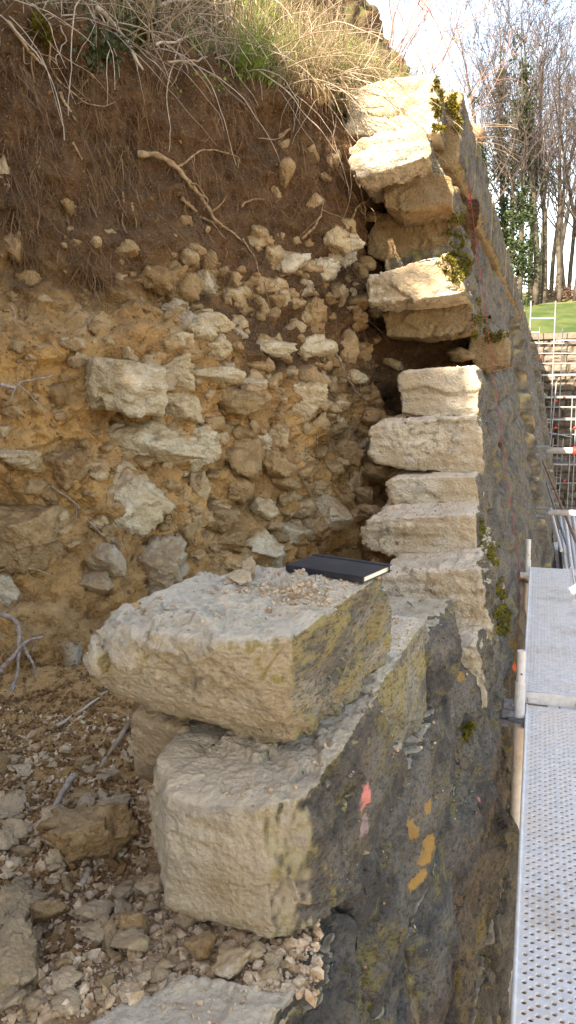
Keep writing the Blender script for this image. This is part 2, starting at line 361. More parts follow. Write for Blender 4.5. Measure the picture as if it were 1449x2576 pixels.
# ------------------------------------------------------------------ the cut earth bank
def interp(t, pts):
    pts = np.array(pts, float); return np.stack([np.interp(t, pts[:, 0], pts[:, k]) for k in range(1, pts.shape[1])], -1)
def catmull(ctrl, n):
    c = np.array(ctrl, float); c = np.vstack([2*c[0]-c[1], c, 2*c[-1]-c[-2]]); out = []
    m = len(c)-3; ts = np.linspace(0, m-1e-6, n); k = ts.astype(int); t = (ts-k)[:, None]
    p0, p1, p2, p3 = c[k], c[k+1], c[k+2], c[k+3]
    return 0.5*((2*p1)+(-p0+p2)*t+(2*p0-5*p1+4*p2-p3)*t**2+(-p0+3*p1-3*p2+p3)*t**3)
NS, NV = 430, 520
plan = catmull([(-4.4, 1.0), (-3.2, 1.55), (-2.6, 1.95), (-2.2, 2.25), (-1.95, 2.45), (-1.7, 2.72), (-1.5, 3.05), (-1.34, 3.45),
                (-1.2, 3.9), (-1.1, 4.3), (-0.99, 4.85), (-0.84, 5.4), (-0.5, 5.7)], NS)
#        offset back, height  (left/middle of the bank)      and at the wall
profL = [(-0.75, -1.35), (-0.42, -1.12), (-0.2, -0.82), (-0.05, -0.5), (0.0, -0.25), (0.03, 0.0), (0.1, 0.17), (0.36, 0.3), (0.47, 0.6),
         (0.53, 0.95), (0.56, 1.25), (0.57, 1.42), (0.7, 1.56), (1.0, 1.84), (1.6, 2.4), (2.6, 3.1), (4.2, 3.9)]
profR = [(-0.3, -1.35), (-0.2, -1.12), (-0.12, -0.82), (-0.08, -0.5), (-0.02, -0.25), (0.0, 0.0), (0.0, 0.17), (0.02, 0.4), (0.03, 0.7),
         (0.0, 0.95), (-0.06, 1.18), (-0.15, 1.42), (-0.12, 1.55), (0.1, 1.66), (0.8, 2.2), (2.2, 3.1), (4.2, 4.1)]
pl = catmull(profL, NV); pr = catmull(profR, NV)
kx = np.clip((plan[:, 0]+1.45)/0.55, 0, 1); kx = kx*kx*(3-2*kx)
kz = np.clip((plan[:, 0]+2.0)/1.0, 0, 1)
prof = pl[None]*(1-kx)[:, None, None] + pr[None]*kx[:, None, None]
bd = np.stack([-0.42*(1-kx), np.ones(NS)], 1); bd /= np.linalg.norm(bd, axis=1)[:, None]
BP = np.zeros((NS, NV, 3))
BP[:, :, 0] = plan[:, None, 0] + bd[:, None, 0]*prof[:, :, 0]
BP[:, :, 1] = plan[:, None, 1] + bd[:, None, 1]*prof[:, :, 0]
BP[:, :, 2] = prof[:, :, 1]
def gnormals(P):
    du = np.gradient(P, axis=0); dv = np.gradient(P, axis=1); n = np.cross(du, dv)
    n /= (np.linalg.norm(n, axis=2)[:, :, None]+1e-12); return n
_t = np.clip((BP[:, :, 2]-1.1)/0.3, 0, 1); BP[:, :, 0] = np.where(_t > 0, np.minimum(BP[:, :, 0], BP[:, :, 0]*(1-_t)+_t*np.minimum(BP[:, :, 0], -0.78)), BP[:, :, 0])
_z = BP[:, :, 2]; _k = np.clip((-BP[:, :, 0]-0.76)/1.15, 0.03, 1); BP[:, :, 2] = np.where(_z > 1.58, 1.58+(_z-1.58)*_k, _z)
BN = gnormals(BP)
fl = BP.reshape(-1, 3)
a_up = np.clip((fl[:, 2]-0.5)/0.5, 0, 1)
d = 0.10*fbm(fl*1.3, 3) + 0.06*fbm(fl*4.0+3, 3) + 0.04*ridged(fl*np.array([7, 7, 9.])+9, 3) + 0.016*fbm(fl*26, 2)
d += (0.045*np.clip(facets(fl*np.array([5, 5, 7.])), -1, 1) + 0.022*np.clip(facets(fl*13.0), -1, 1))*(1-a_up) + a_up*0.03*fbm(fl*np.array([22, 22, 5.]), 2)
BP = BP + BN*d.reshape(NS, NV, 1); BN = gnormals(BP)
idx = (np.arange(NS-1)[:, None]*NV + np.arange(NV-1)[None, :]).ravel()
bf = np.stack([idx, idx+NV, idx+NV+1, idx+1], 1)
if BN[NS//2, NV//3, 1] > 0: bf = bf[:, ::-1]; BN = -BN
bank = obj_np('earth_bank', BP.reshape(-1, 3), bf, M['soil'], origin=(-1.8, 2.4, -1.1))
tag(bank, 'cut bank of brown and ochre earth full of stones and roots', kind='structure')
_dec = BP[::2, ::2]; _n, _m = _dec.shape[:2]
_i = (np.arange(_n-1)[:, None]*_m + np.arange(_m-1)[None, :]).ravel()
BANKT = BVHTree.FromPolygons([tuple(v) for v in _dec.reshape(-1, 3)], np.stack([_i, _i+_m, _i+_m+1, _i+1], 1).tolist())
def on_bank(x, y):
    r = Vector(ray(x, y)).normalized(); h = BANKT.ray_cast(Vector((0, 0, 0)), r)
    return (h[0], h[1] if h[1].dot(r) < 0 else -h[1]) if h[0] is not None else (None, None)

# bank top that goes on behind the coping, along the wall
def topz(x, y): return 1.56 + 0.5*np.clip(-x-1.0, 0, 3) + 0.15*np.clip(-x-4, 0, 30) - 0.004*np.clip(y-5, 0, 99)
M['turf'] = mat_plain('bank_turf', rgb(0.10, 0.075, 0.035), rgb(0.09, 0.115, 0.03), 3.0, 0.95, 0, 0.9, 25, det=8)
tag(grid_obj('bank_slope', np.concatenate([[-40, -20, -12], np.arange(-8, -0.72, 0.2)]), np.concatenate([np.arange(5.6, 12, 0.3), np.arange(12, 38, 1.0)]), topz, M['turf'], 0.08, 1.1),
    'grassy slope running along behind the coping')

# floor of the cutting
def floorz(x, y):
    return -1.10 + 0.05*np.clip(-x-0.9, 0, 3) + 0.03*np.clip(y-1.5, 0, 2)
fx = np.arange(-3.2, -0.43, 0.012); fy = np.arange(-0.6, 2.9, 0.012)
gx, gy = np.meshgrid(fx, fy); FP = np.stack([gx.ravel(), gy.ravel(), floorz(gx.ravel(), gy.ravel())], 1)
FP[:, 2] += 0.035*fbm(FP*3.0, 3) + 0.014*fbm(FP*12, 3) + 0.008*fbm(FP*40, 2)
i = (np.arange(len(fy)-1)[:, None]*len(fx) + np.arange(len(fx)-1)[None, :]).ravel(); ff = np.stack([i, i+1, i+len(fx)+1, i+len(fx)], 1)
tag(obj_np('excavation_floor', FP, ff, M['floor'], origin=(-1.2, 1.0, -1.1)), 'floor of the cutting, brown soil under loose rubble', kind='structure')
def floor_at(x, y):
    j = int(round((x-fx[0])/0.012)); k = int(round((y-fy[0])/0.012))
    return FP[min(max(k, 0), len(fy)-1)*len(fx)+min(max(j, 0), len(fx)-1), 2]

# ------------------------------------------------------------------ stone builders
BLK = []                                                # (verts, polys) for placing small things on them
def carve(v, nrm, amp, seed, bossed=0.0, strata=0.0, fine=True):
    p = v + seed*3.17
    if not fine:
        d = amp*(1.1*fbm(p*3.5, 3) + 0.5*ridged(p*12, 2)); k = np.clip(nrm[:, 0], 0, 1)
        return v + nrm*(d + bossed*k*(1.1*fbm(p*np.array([3.2, 3.2, 2.2])+7, 3)+0.25*ridged(p*8, 2)))[:, None]
    d = amp*(0.5*fbm(p*3.0, 2) + 0.85*facets(p*np.array([5.5, 5.5, 8.])) + 0.25*ridged(p*12, 2) + 0.2*fbm(p*30, 3))
    mk_ = np.clip(0.55+1.5*perlin(p*2.7+4), 0.08, 1.5); d += mk_*(amp*0.75*facets(p*18) + amp*0.4*facets(p*np.array([46, 46, 52.])))
    if strata: d += strata*np.abs(nrm[:, 1])*np.tanh(4*perlin(p*np.array([2.5, 2.5, 30.])))
    if bossed:
        k = np.clip(nrm[:, 0], 0, 1); d += bossed*k*(1.1*fbm(p*np.array([3.2, 3.2, 2.2])+7, 3)+0.22*ridged(p*8, 2))
    return v + nrm*d[:, None]
def rough_block(name, pts, parent, mat, vox=0.012, amp=0.012, seed=0, smooth=4, bossed=0.0, strata=0.0, label=None, keep=True):
    bm = bmesh.new()
    for p in pts: bm.verts.new(p)
    r = bmesh.ops.convex_hull(bm, input=bm.verts)
    bmesh.ops.delete(bm, geom=[g for g in set(r['geom_interior']+r['geom_unused']) if isinstance(g, bmesh.types.BMVert)], context='VERTS')
    me = bpy.data.meshes.new('t'); bm.to_mesh(me); bm.free()
    ob = bpy.data.objects.new('t', me); COL.objects.link(ob)
    md = ob.modifiers.new('r', 'REMESH'); md.mode = 'VOXEL'; md.voxel_size = vox
    ms = ob.modifiers.new('s', 'SMOOTH'); ms.factor = 0.5; ms.iterations = smooth
    ev = ob.evaluated_get(bpy.context.evaluated_depsgraph_get()); m2 = bpy.data.meshes.new_from_object(ev)
    nv = len(m2.vertices); v = np.zeros(nv*3); nr = np.zeros(nv*3)
    m2.vertices.foreach_get('co', v); m2.vertices.foreach_get('normal', nr); v = v.reshape(-1, 3); nr = nr.reshape(-1, 3)
    f = np.zeros(len(m2.polygons)*4, np.int32); m2.loops.foreach_get('vertex_index', f); f = f.reshape(-1, 4)
    bpy.data.objects.remove(ob); bpy.data.meshes.remove(me); bpy.data.meshes.remove(m2)
    v = carve(v, nr, amp, seed, bossed, strata, vox < 0.02)
    o = obj_np(name, v, f, mat, parent)
    if label: o['label'] = label
    if keep: BLK.append((v, f, o))
    return o
def rock(seed, size, sub=3, cuts=9, lo=0.5, hi=0.88, rough=0.10):
    rr = np.random.RandomState(seed); dirs, f = ICO[sub]
    n = rr.normal(size=(cuts, 3)); n /= np.linalg.norm(n, axis=1)[:, None]; off = rr.uniform(lo, hi, cuts)
    t = np.maximum(dirs @ n.T, 0.02); r = np.min(np.concatenate([off[None]/t, np.full((len(dirs), 1), 1.0)], 1), 1)
    v = dirs*r[:, None]; s = seed*1.7
    v = v*(1 + rough*0.7*fbm(v*1.8+s, 3) + rough*0.8*np.clip(facets(v*2.6+s), -1, 1) + rough*0.45*np.clip(facets(v*6.0+s), -1, 1) + rough*0.25*fbm(v*9+s, 2))[:, None]
    return v*np.asarray(size)[None]*0.5*1.3, f
def rotm(rr, tilt=0.4):
    return np.array((Matrix.Rotation(rr.uniform(0, 6.28), 3, 'Z') @ Matrix.Rotation(rr.normal()*tilt, 3, 'X') @ Matrix.Rotation(rr.normal()*tilt, 3, 'Y')))

# ------------------------------------------------------------------ the dismantled end of the wall
wall = empty('retaining_wall', (-0.6, 3.0, GZ), 'weathered limestone retaining wall with its stepped, dismantled near end', 'wall')
def prism(poly, Y, L, back=0.0, drop=0.0):
    pts = []
    for (x, y) in poly:
        p = atY(x, y, Y); pts.append(p)
        q = p + np.array([0, L, 0]); q[0] += back; q[2] -= drop; pts.append(q)
    return pts
def hullz(front):                                       # [(px,py,z)...]
    return [atZ(x, y, z) for x, y, z in front]
specials = [  # polygon of the end face, its distance, its length, jaggedness, label
    ([(878, 225), (1000, 192), (1097, 186), (1108, 250), (1112, 335), (1000, 340), (868, 338)], 4.45, 0.34, 0.010, 'pale coping stone under the grass at the wall end'),
    ([(876, 375), (905, 350), (1000, 326), (1064, 318), (1089, 380), (1082, 397), (990, 425), (900, 448), (880, 428)], 4.05, 0.62, 0.016, 'tilted cream block just under the coping'),
    ([(957, 452), (975, 433), (1095, 430), (1137, 448), (1138, 518), (1000, 533), (966, 522)], 4.35, 0.7, 0.012, None),
    ([(920, 590), (965, 537), (1122, 526), (1130, 560), (1128, 640), (960, 654), (922, 640)], 4.78, 0.5, 0.010, 'brown shaded block in the stepped end'),
    ([(926, 705), (950, 692), (1062, 646), (1122, 637), (1168, 733), (1152, 742), (965, 765), (930, 762)], 4.12, 0.7, 0.018, 'sunlit tilted block with moss on its corner'),
    ([(962, 790), (1000, 762), (1176, 742), (1199, 800), (1199, 832), (1060, 852), (972, 846)], 4.62, 0.6, 0.014, None),
    ([(1183, 845), (1270, 833), (1288, 870), (1285, 922), (1197, 927), (1178, 885)], 5.3, 0.7, 0.016, 'brown mossy stone jutting out beside the cavity'),
    ([(1000, 947), (1015, 935), (1185, 922), (1197, 930), (1208, 960), (1206, 1044), (1080, 1051), (1010, 1040)], 4.2, 0.8, 0.012, 'orange-stained block above the cracked block'),
    ([(930, 1082), (962, 1062), (1195, 1050), (1212, 1090), (1216, 1188), (1180, 1195), (1020, 1176), (950, 1162), (928, 1138)], 3.98, 0.8, 0.016, 'large cracked cream block in the stepped end'),
    ([(970, 1216), (1000, 1206), (1196, 1198), (1208, 1285), (1000, 1283), (985, 1255)], 3.78, 0.8, 0.012, None),
    ([(905, 1345), (930, 1312), (1010, 1302), (1195, 1296), (1208, 1405), (1060, 1411), (960, 1396), (915, 1372)], 3.4, 0.8, 0.014, 'long cream block behind the black notebook'),
    ([(958, 1462), (970, 1446), (1200, 1430), (1228, 1490), (1238, 1600), (1225, 1612), (1080, 1602), (958, 1540)], 3.05, 0.9, 0.014, None),
    ([(1085, 1645), (1200, 1625), (1217, 1655), (1233, 1780), (1180, 1792), (1092, 1765)], 2.8, 0.9, 0.012, None),
]
ends = []
for k, (poly, Y, L, amp, lab) in enumerate(specials):
    o = rough_block('coping_stone' if k == 0 else 'stone', prism(poly, Y, L, -0.02), wall, M['block_shade_dirt'] if k in (2, 3, 5, 6) else M['block'], 0.0095, amp*1.15, seed=k+1,
                    smooth=1, bossed=0.012, strata=0.004, label=lab)
    zs = [atY(x, y, Y)[2] for x, y in poly]; ends.append((min(zs), max(zs), Y+L))

big = M['block']
# A: the loosened block with the notebook on it
zt, zb = -0.445, -0.745
A = hullz([(258, 1574, zt-0.02), (300, 1545, zt-0.01), (400, 1510, zt), (470, 1470, zt), (485, 1448, zt), (620, 1432, zt), (780, 1428, zt), (962, 1446, zt+0.0),
           (400, 1594, zt-0.006), (575, 1618, zt-0.006), (735, 1606, zt-0.006), (850, 1520, zt-0.005),
           (236, 1660, -0.53), (240, 1700, -0.60), (285, 1742, -0.66), (345, 1764, -0.69), (460, 1796, -0.70), (560, 1836, zb+0.02), (640, 1856, zb), (742, 1872, zb),
           (800, 1842, zb), (905, 1735, zb), (970, 1640, zb), (972, 1545, -0.62)])
A += [np.array([-0.78, 1.95, -0.72]), np.array([-0.9, 1.6, -0.7])]
bA = rough_block('stone', A, wall, M['block_olive'], 0.0064, 0.018, seed=31, smooth=1, strata=0.003, label='huge pale block carrying the black notebook')
# B: the block under it
zt2, zb2 = -0.755, -1.04
B = hullz([(384, 1930, zt2-0.01), (384, 1905, zt2), (440, 1868, zt2), (420, 2000, zt2-0.03), (520, 2030, zt2-0.03), (650, 2036, zt2-0.02), (770, 2000, zt2-0.01), (860, 1880, zt2), (945, 1752, zt2),
           (392, 2080, -0.9), (425, 2240, zb2+0.02), (432, 2292, zb2), (600, 2342, zb2-0.01), (690, 2360, zb2-0.02), (790, 2330, zb2-0.02), (860, 2230, zb2-0.02), (1010, 1960, zb2-0.04)])
B += [np.array([-0.345, 1.36, zb2-0.02]), np.array([-0.29, 1.95, zb2-0.03]), np.array([-0.75, 1.9, -0.8]), np.array([-0.75, 1.9, -1.0])]
bB = rough_block('stone', B, wall, big, 0.0064, 0.015, seed=47, smooth=1, bossed=0.006, strata=0.003, label='large pale block under the notebook block, pink paint beside it')
# ledge stone behind B on the same course
B2 = hullz([(925, 1725, -0.75), (965, 1545, -0.75), (1060, 1550, -0.75), (1076, 1560, -0.76), (940, 1740, -0.755), (985, 1900, -1.04), (1098, 1700, -1.02), (1092, 1860, -1.2)])
B2 += [np.array([-0.62, 1.75, -0.76]), np.array([-0.62, 2.3, -0.76]), np.array([-0.62, 1.8, -1.1]), np.array([-0.62, 2.3, -1.1])]
rough_block('stone', B2, wall, M['block_olive'], 0.007, 0.009, seed=53, smooth=1, bossed=0.006)
# chunk wedged under the left end of A, slab on its left
rough_block('stone', hullz([(332, 1800, -0.76), (360, 1772, -0.74), (470, 1788, -0.74), (470, 1850, -0.76), (330, 1880, -0.9), (340, 1955, -1.0), (380, 1975, -1.04), (460, 1890, -0.95)]) + [np.array([-0.86, 1.62, -0.78]), np.array([-0.86, 1.62, -1.0])],
            wall, M['rubble'], 0.007, 0.012, seed=61, smooth=3)
rough_block('stone', hullz([(372, 1985, -0.92), (392, 1990, -0.9), (385, 2150, -1.0), (412, 2250, -1.08), (430, 2250, -1.06), (400, 2080, -0.95)]) + [np.array([-0.74, 1.5, -0.95]), np.array([-0.74, 1.5, -1.1])],
            wall, M['rubble'], 0.007, 0.010, seed=62, smooth=3)
# C: the block at the bottom edge of the view
Cc = hullz([(300, 2520, -1.085), (330, 2490, -1.075), (500, 2455, -1.07), (640, 2470, -1.07), (745, 2500, -1.08), (765, 2540, -1.1)])
Cc += [np.array([-0.86, 0.6, -1.09]), np.array([-0.50, 0.6, -1.09]), np.array([-0.86, 0.6, -1.4]), np.array([-0.42, 0.6, -1.4]), np.array([-0.36, 1.08, -1.4]), np.array([-0.86, 1.1, -1.4])]
rough_block('stone', Cc, wall, big, 0.008, 0.012, seed=71, smooth=2, bossed=0.005, label='low cream block at the bottom edge among the rubble')

# packing stones and crumbled fill wedged behind and between the blocks
rp = np.random.RandomState(17)
for k, (x, y, Y, w_) in enumerate([(985, 915, 4.9, 36), (1165, 890, 5.3, 46), (1010, 1192, 4.3, 52), (960, 1195, 4.35, 44), (985, 1058, 4.5, 44), (945, 1050, 4.6, 46), (935, 1290, 4.0, 44), (905, 1290, 4.1, 40),
        (990, 1420, 3.75, 50), (1040, 1418, 3.7, 40), (950, 1430, 3.8, 46), (940, 470, 4.75, 46), (915, 500, 4.8, 40), (935, 545, 4.8, 36), (925, 665, 4.75, 44), (950, 780, 4.8, 40), (930, 850, 4.95, 40),
        (905, 1180, 4.5, 50), (920, 1250, 4.35, 44), (900, 1010, 4.75, 54), (1010, 655, 4.95, 46), (1070, 652, 5.0, 40), (1000, 440, 4.7, 36), (1040, 425, 4.7, 40)]):
    p = atY(x, y, Y); s = w_*Y/FPX; v, f = rock(4000+k, (s*rp.uniform(1, 1.5), s*1.3, s*rp.uniform(0.7, 1.0)), 3, cuts=11, rough=0.22)
    obj_np('packing_stone', v @ rotm(rp, 0.3).T + p, f, M['small'] if k % 3 else M['block_shade_dirt'], wall)
# face stones: courses below and behind the stepped end
rr = np.random.RandomState(3)
face_rest = MB(); nface = 0
def face_stone(y0, y1, z0, z1, seed, vox, outx=0.0, mat=None, amp=0.012, boss=0.03, deep=0.4, bulge=0.045, jit=0.012):
    j = lambda s: rr.uniform(-s, s)
    pts = []
    for yy in (y0+0.004, y1-0.004):
        for zz in (z0+0.003, z1-0.003):
            ox = face_x(zz) + (outx(yy) if callable(outx) else outx) + j(jit); pts += [(ox, yy, zz), (ox-deep, yy, zz)]
    ym, zm = (y0+y1)/2, (z0+z1)/2; bx = face_x(zm)+(outx(ym) if callable(outx) else outx)+rr.uniform(0.3, 1.0)*bulge
    for a, b in ((0.25, 0.3), (0.75, 0.35), (0.35, 0.7), (0.7, 0.65)): pts.append((bx+j(0.02), y0+(y1-y0)*a, z0+(z1-z0)*b))
    return rough_block('stone', pts, wall, mat or M['weathered'], vox, amp, seed=seed, smooth=2, bossed=boss, keep=vox < 0.02)
# special rounded lumps in front of the lower courses
OUTX = lambda t: -0.135*min(max((3.1-t)/1.8, 0), 1)-0.01
face_stone(2.30, 2.82, -1.06, -0.83, 180, 0.010, outx=OUTX, amp=0.011, boss=0.02, bulge=0.05, jit=0.006, mat=M['weathered'], deep=0.25)
lower = [-1.06, -1.40, -1.72, -2.05, -2.4]
for c in range(4):
    z1, z0 = lower[c], lower[c+1]; y = -1.4 + 0.17*c
    while y < 4.6:
        L = rr.uniform(0.42, 0.72)
        if not (c == 0 and y < 1.0 and False):
            face_stone(y, y+L, z0, z1-(0.07 if c == 0 and y < 1.0 else 0), 200+nface, 0.0105 if y < 3 else 0.016, outx=lambda t: -0.135*min(max((3.1-t)/1.8, 0), 1)-0.01, amp=0.018, boss=0.03, bulge=0.05, jit=0.006, mat=M['weathered'], deep=0.2 if c == 0 and y < 2.3 else 0.4); nface += 1
        y += L
def upper_start(z):
    best = 3.2
    for lo, hi, ye in ends:
        if lo-0.02 < z < hi+0.02: best = max(best, ye-0.05)
    return max(best, 4.3) if z > -0.95 else 3.6
cz = [1.165, 0.95, 0.72, 0.47, 0.24, -0.02, -0.28, -0.55, -0.80, -1.06]
for c in range(len(cz)-1):
    z1, z0 = cz[c], cz[c+1]; y = upper_start((z0+z1)/2)
    while y < 9.5:
        L = rr.uniform(0.42, 0.75); face_stone(y, y+L, z0, z1, 400+nface, 0.016 if y < 6.5 else 0.026, outx=-0.03*max(0, z0)); nface += 1
        y += L
low2 = [-1.06, -1.40, -1.72, -2.05, -2.4, -2.75, -3.1]
for c in range(6):
    z1, z0 = low2[c], low2[c+1]; y = 4.6 if c < 4 else 3.5
    while y < 9.0:
        L = rr.uniform(0.45, 0.75); face_stone(y, y+L, z0, z1, 700+nface, 0.026); nface += 1
        y += L
# the rest of the wall, as far as the corner, one relief sheet of courses; two repaired bays stand proud
def wall_rest():
    ys = np.concatenate([np.arange(7.4, 16, 0.05), np.arange(16, FARY+0.05, 0.1)]); zs = np.arange(GZ, 1.17, 0.045)
    gy, gz = np.meshgrid(ys, zs); p = np.stack([face_x(gz).ravel(), gy.ravel(), gz.ravel()], 1)
    ch = 0.31; row = np.floor(p[:, 2]/ch); fz = p[:, 2]/ch-row
    L = 0.62; u = p[:, 1]/L + row*0.37 + 0.12*np.sin(row*5.1); col = np.floor(u); fy_ = u-col
    e = np.minimum(np.minimum(fz, 1-fz)*ch, np.minimum(fy_, 1-fy_)*L); boss = np.clip(e/0.09, 0, 1)**0.6
    d = 0.07*boss*(0.6+0.5*perlin(np.stack([row*1.3, col*1.7, row*0], 1)+0.37)) + 0.035*fbm(p*5, 3)*boss
    edge = 0.25*(np.mod(row, 2)-0.5)
    s = (p[:, 1] > 11.8+edge)*1.0*(p[:, 2] < 0.75)*0.15 + (p[:, 1] > 23.0+edge)*0.15*(p[:, 2] < 0.9)
    p[:, 0] += d + s - 0.06*np.clip((9.6-p[:, 1])/0.3, 0, 1)
    n = len(ys); i = (np.arange(len(zs)-1)[:, None]*n + np.arange(n-1)[None, :]).ravel()
    o = obj_np('masonry', p, np.stack([i, i+1, i+n+1, i+n], 1), M['masonry'], wall); o['kind'] = 'stuff'
    ys2 = np.concatenate([np.arange(2.5, 9.3, 0.1)]); zs2 = np.arange(GZ, -2.9, 0.06)
    gy, gz = np.meshgrid(ys2, zs2); p = np.stack([face_x(gz).ravel(), gy.ravel(), gz.ravel()], 1); p[:, 0] += 0.07*fbm(p*4, 4)
    n = len(ys2); i = (np.arange(len(zs2)-1)[:, None]*n + np.arange(n-1)[None, :]).ravel()
    o = obj_np('masonry', p, np.stack([i, i+1, i+n+1, i+n], 1), M['masonry'], wall); o['kind'] = 'stuff'
wall_rest()
# coping: long flat-faced stones overhanging the face
M['coping'] = mat_stone('coping_stone', pale=rgb(0.36, 0.28, 0.17), warm=rgb(0.26, 0.175, 0.085), grey=rgb(0.18, 0.15, 0.11), patina=True, weather=0.12)
cvars = []
for k in range(4):
    o = rough_block('coping_stone', [(x, y, z) for x in (-0.95, -0.485) for y in (0.004, 0.996) for z in (1.20, 1.565)] + [(-0.53, y, 1.17) for y in (0.004, 0.996)] + [(-0.95, y, 1.17) for y in (0.004, 0.996)],
                    wall, M['coping'], 0.015, 0.010, seed=900+k, smooth=1, keep=False)
    cvars.append(o)
base = WL[cvars[0]].copy()
y = 4.80; k = 0
while y < FARY-0.6:
    o = cvars[k] if k < 4 else cvars[k % 4].copy()
    if k >= 4: COL.objects.link(o); o.parent = wall
    o.location = Vector((base.x + 0.012*math.sin(k*2.3), y+0.5, base.z + 0.008*math.sin(k*1.7))) - WL[wall]; WL[o] = o.location + WL[wall]
    if k == 0:
        _v = np.zeros(len(o.data.vertices)*3); o.data.vertices.foreach_get('co', _v); _f = np.zeros(len(o.data.polygons)*4, np.int32); o.data.loops.foreach_get('vertex_index', _f)
        BLK.append((_v.reshape(-1, 3)+np.array(WL[o]), _f.reshape(-1, 4), o))
    y += 1.0; k += 1

# ------------------------------------------------------------------ stones set in the bank
stones = [  # centre x, centre y, width, height, kind  (g grey, o ochre, p pale)
 (300,958,210,160,'p'),(430,932,128,80,'p'),(452,1022,120,98,'p'),(322,888,60,60,'p'),(385,1038,66,70,'p'),(372,1128,210,95,'p'),(495,1138,130,95,'p'),
 (328,1250,178,140,'p'),(390,1410,138,145,'g'),(285,1425,95,95,'g'),(235,1472,95,62,'g'),(48,1148,115,50,'p'),(165,1182,125,95,'o'),(62,1335,160,145,'o'),
 (4,432,40,80,'p'),(12,1490,70,90,'p'),(500,1235,62,100,'p'),(540,1100,60,40,'p'),(170,1665,75,130,'g'),(4,1082,34,46,'p'),(130,985,55,60,'o'),(148,1305,50,60,'p'),
 (300,622,66,44,'o'),(395,692,84,76,'o'),(362,786,86,56,'o'),(442,778,44,44,'p'),(516,640,46,56,'o'),(510,735,64,48,'p'),(590,742,58,58,'p'),(515,682,52,26,'p'),
 (540,815,108,42,'p'),(605,812,44,38,'p'),(655,765,42,48,'p'),(700,716,54,48,'p'),(748,756,46,40,'p'),(785,772,62,56,'p'),(545,872,80,52,'p'),(735,826,54,42,'p'),
 (662,872,112,42,'p'),(782,882,94,58,'p'),(872,868,54,84,'p'),(730,936,42,28,'p'),(540,946,110,34,'p'),(630,960,70,36,'p'),(580,1012,134,84,'o'),(655,1000,52,44,'p'),
 (758,1002,116,84,'p'),(802,950,60,36,'p'),(884,946,72,28,'p'),(702,1106,64,74,'p'),(772,1076,44,44,'p'),(622,1152,96,96,'o'),(690,1160,84,76,'o'),(655,1278,94,68,'p'),
 (727,1252,64,54,'p'),(792,1232,64,44,'p'),(862,1112,54,64,'p'),(880,1222,64,72,'p'),(834,1292,94,74,'p'),(808,1366,34,48,'p'),(762,1182,54,42,'o'),(778,1316,74,64,'o'),
 (560,1392,54,22,'p'),(610,1402,40,20,'p'),(792,1132,54,42,'o'),(842,1172,54,42,'p'),(716,1212,74,32,'o'),(716,362,42,42,'p'),(836,392,42,48,'p'),(720,428,42,68,'o'),
 (692,486,38,38,'p'),(782,506,54,56,'p'),(670,602,48,38,'p'),(678,652,64,62,'p'),(732,660,42,44,'p'),(800,238,46,44,'o'),(786,382,32,42,'o'),(870,562,56,46,'p'),
 (856,742,42,62,'p'),(905,792,34,54,'o'),(852,1006,54,44,'o'),(936,1002,64,64,'o'),(820,442,32,32,'p'),(700,878,44,36,'p'),(640,920,54,34,'o'),(600,1090,60,44,'o'),
 (420,1330,50,50,'o'),(545,1300,80,60,'o'),(600,1230,60,70,'o'),(470,1330,50,60,'o'),(100,1240,60,50,'o'),(210,1120,60,46,'o'),(350,1075,60,30,'p'),(260,1310,40,50,'p'),
 (205,740,50,30,'o'),(140,770,56,40,'o'),(250,830,60,40,'o'),(70,700,60,44,'o'),(30,620,50,60,'o'),(170,520,40,34,'o'),(460,560,50,36,'o'),(905,680,44,40,'o'),(740,1320,50,36,'p'),(690,1350,60,34,'o'),
]
rs = np.random.RandomState(11)
for _ in range(120):
    x = rs.uniform(20, 900); y = rs.uniform(560, 1420); s = rs.uniform(14, 42)
    if y < 800 and x < 500: s *= 0.7
    stones.append((x, y, s*rs.uniform(1, 1.5), s, rs.choice(['p', 'p', 'o'])))
for _ in range(300):
    y = rs.uniform(600, 1420); x = rs.uniform(430, 915) if rs.rand() < 0.75 else rs.uniform(0, 480)
    if x < 430 and y < 850: continue
    s = 16+rs.exponential(16); s = min(s, 62); stones.append((x, y, s*rs.uniform(1.0, 1.6), s, rs.choice(['p', 'p', 'o', 'o', 'g'], p=[0.3, 0.2, 0.2, 0.2, 0.1])))
stones.sort(key=lambda q: -q[2]*q[3]); restv = []; restf = []; roff = 0
rot_cam = np.stack([cR, cF, cU], 1)                     # stone axes: across, away, up
for k, (x, y, wpx, hpx, t) in enumerate(stones):
    p, nn = on_bank(x, y)
    if p is None: continue
    d = p.dot(Vector(cF)); W, H = wpx*d/FPX, hpx*d/FPX
    sub = 5 if wpx > 110 else (4 if wpx > 60 else (3 if wpx > 24 else 2))
    D = min(W, H)*rs.uniform(1.0, 1.3) + 0.03
    if wpx > 85: W *= 1.12; H *= 1.12
    v, f = rock(k+5, (W, D, H), sub, cuts=rs.randint(10, 16) if wpx < 90 else rs.randint(9, 12), lo=0.5 if wpx < 90 else 0.42, hi=0.88 if wpx < 90 else 0.78, rough=0.2 if wpx < 90 else 0.15)
    v = v @ rot_cam.T
    c = np.array(p) + cF*D*0.5*(rs.uniform(0.4, 0.72) if wpx < 85 else 0.05)
    if k >= 300:
        restv.append(v+c); restf.append(f+roff); roff += len(v); continue
    o = obj_np('stone', v+c, f, M[{'p': 'bankstone' if wpx < 70 else 'bankstone_big', 'o': 'bankstone_o', 'g': 'bankstone_g'}[t]], bank)

if restv: obj_np('small_stones', np.concatenate(restv), np.concatenate(restf), M['small'], bank)['kind'] = 'stuff'

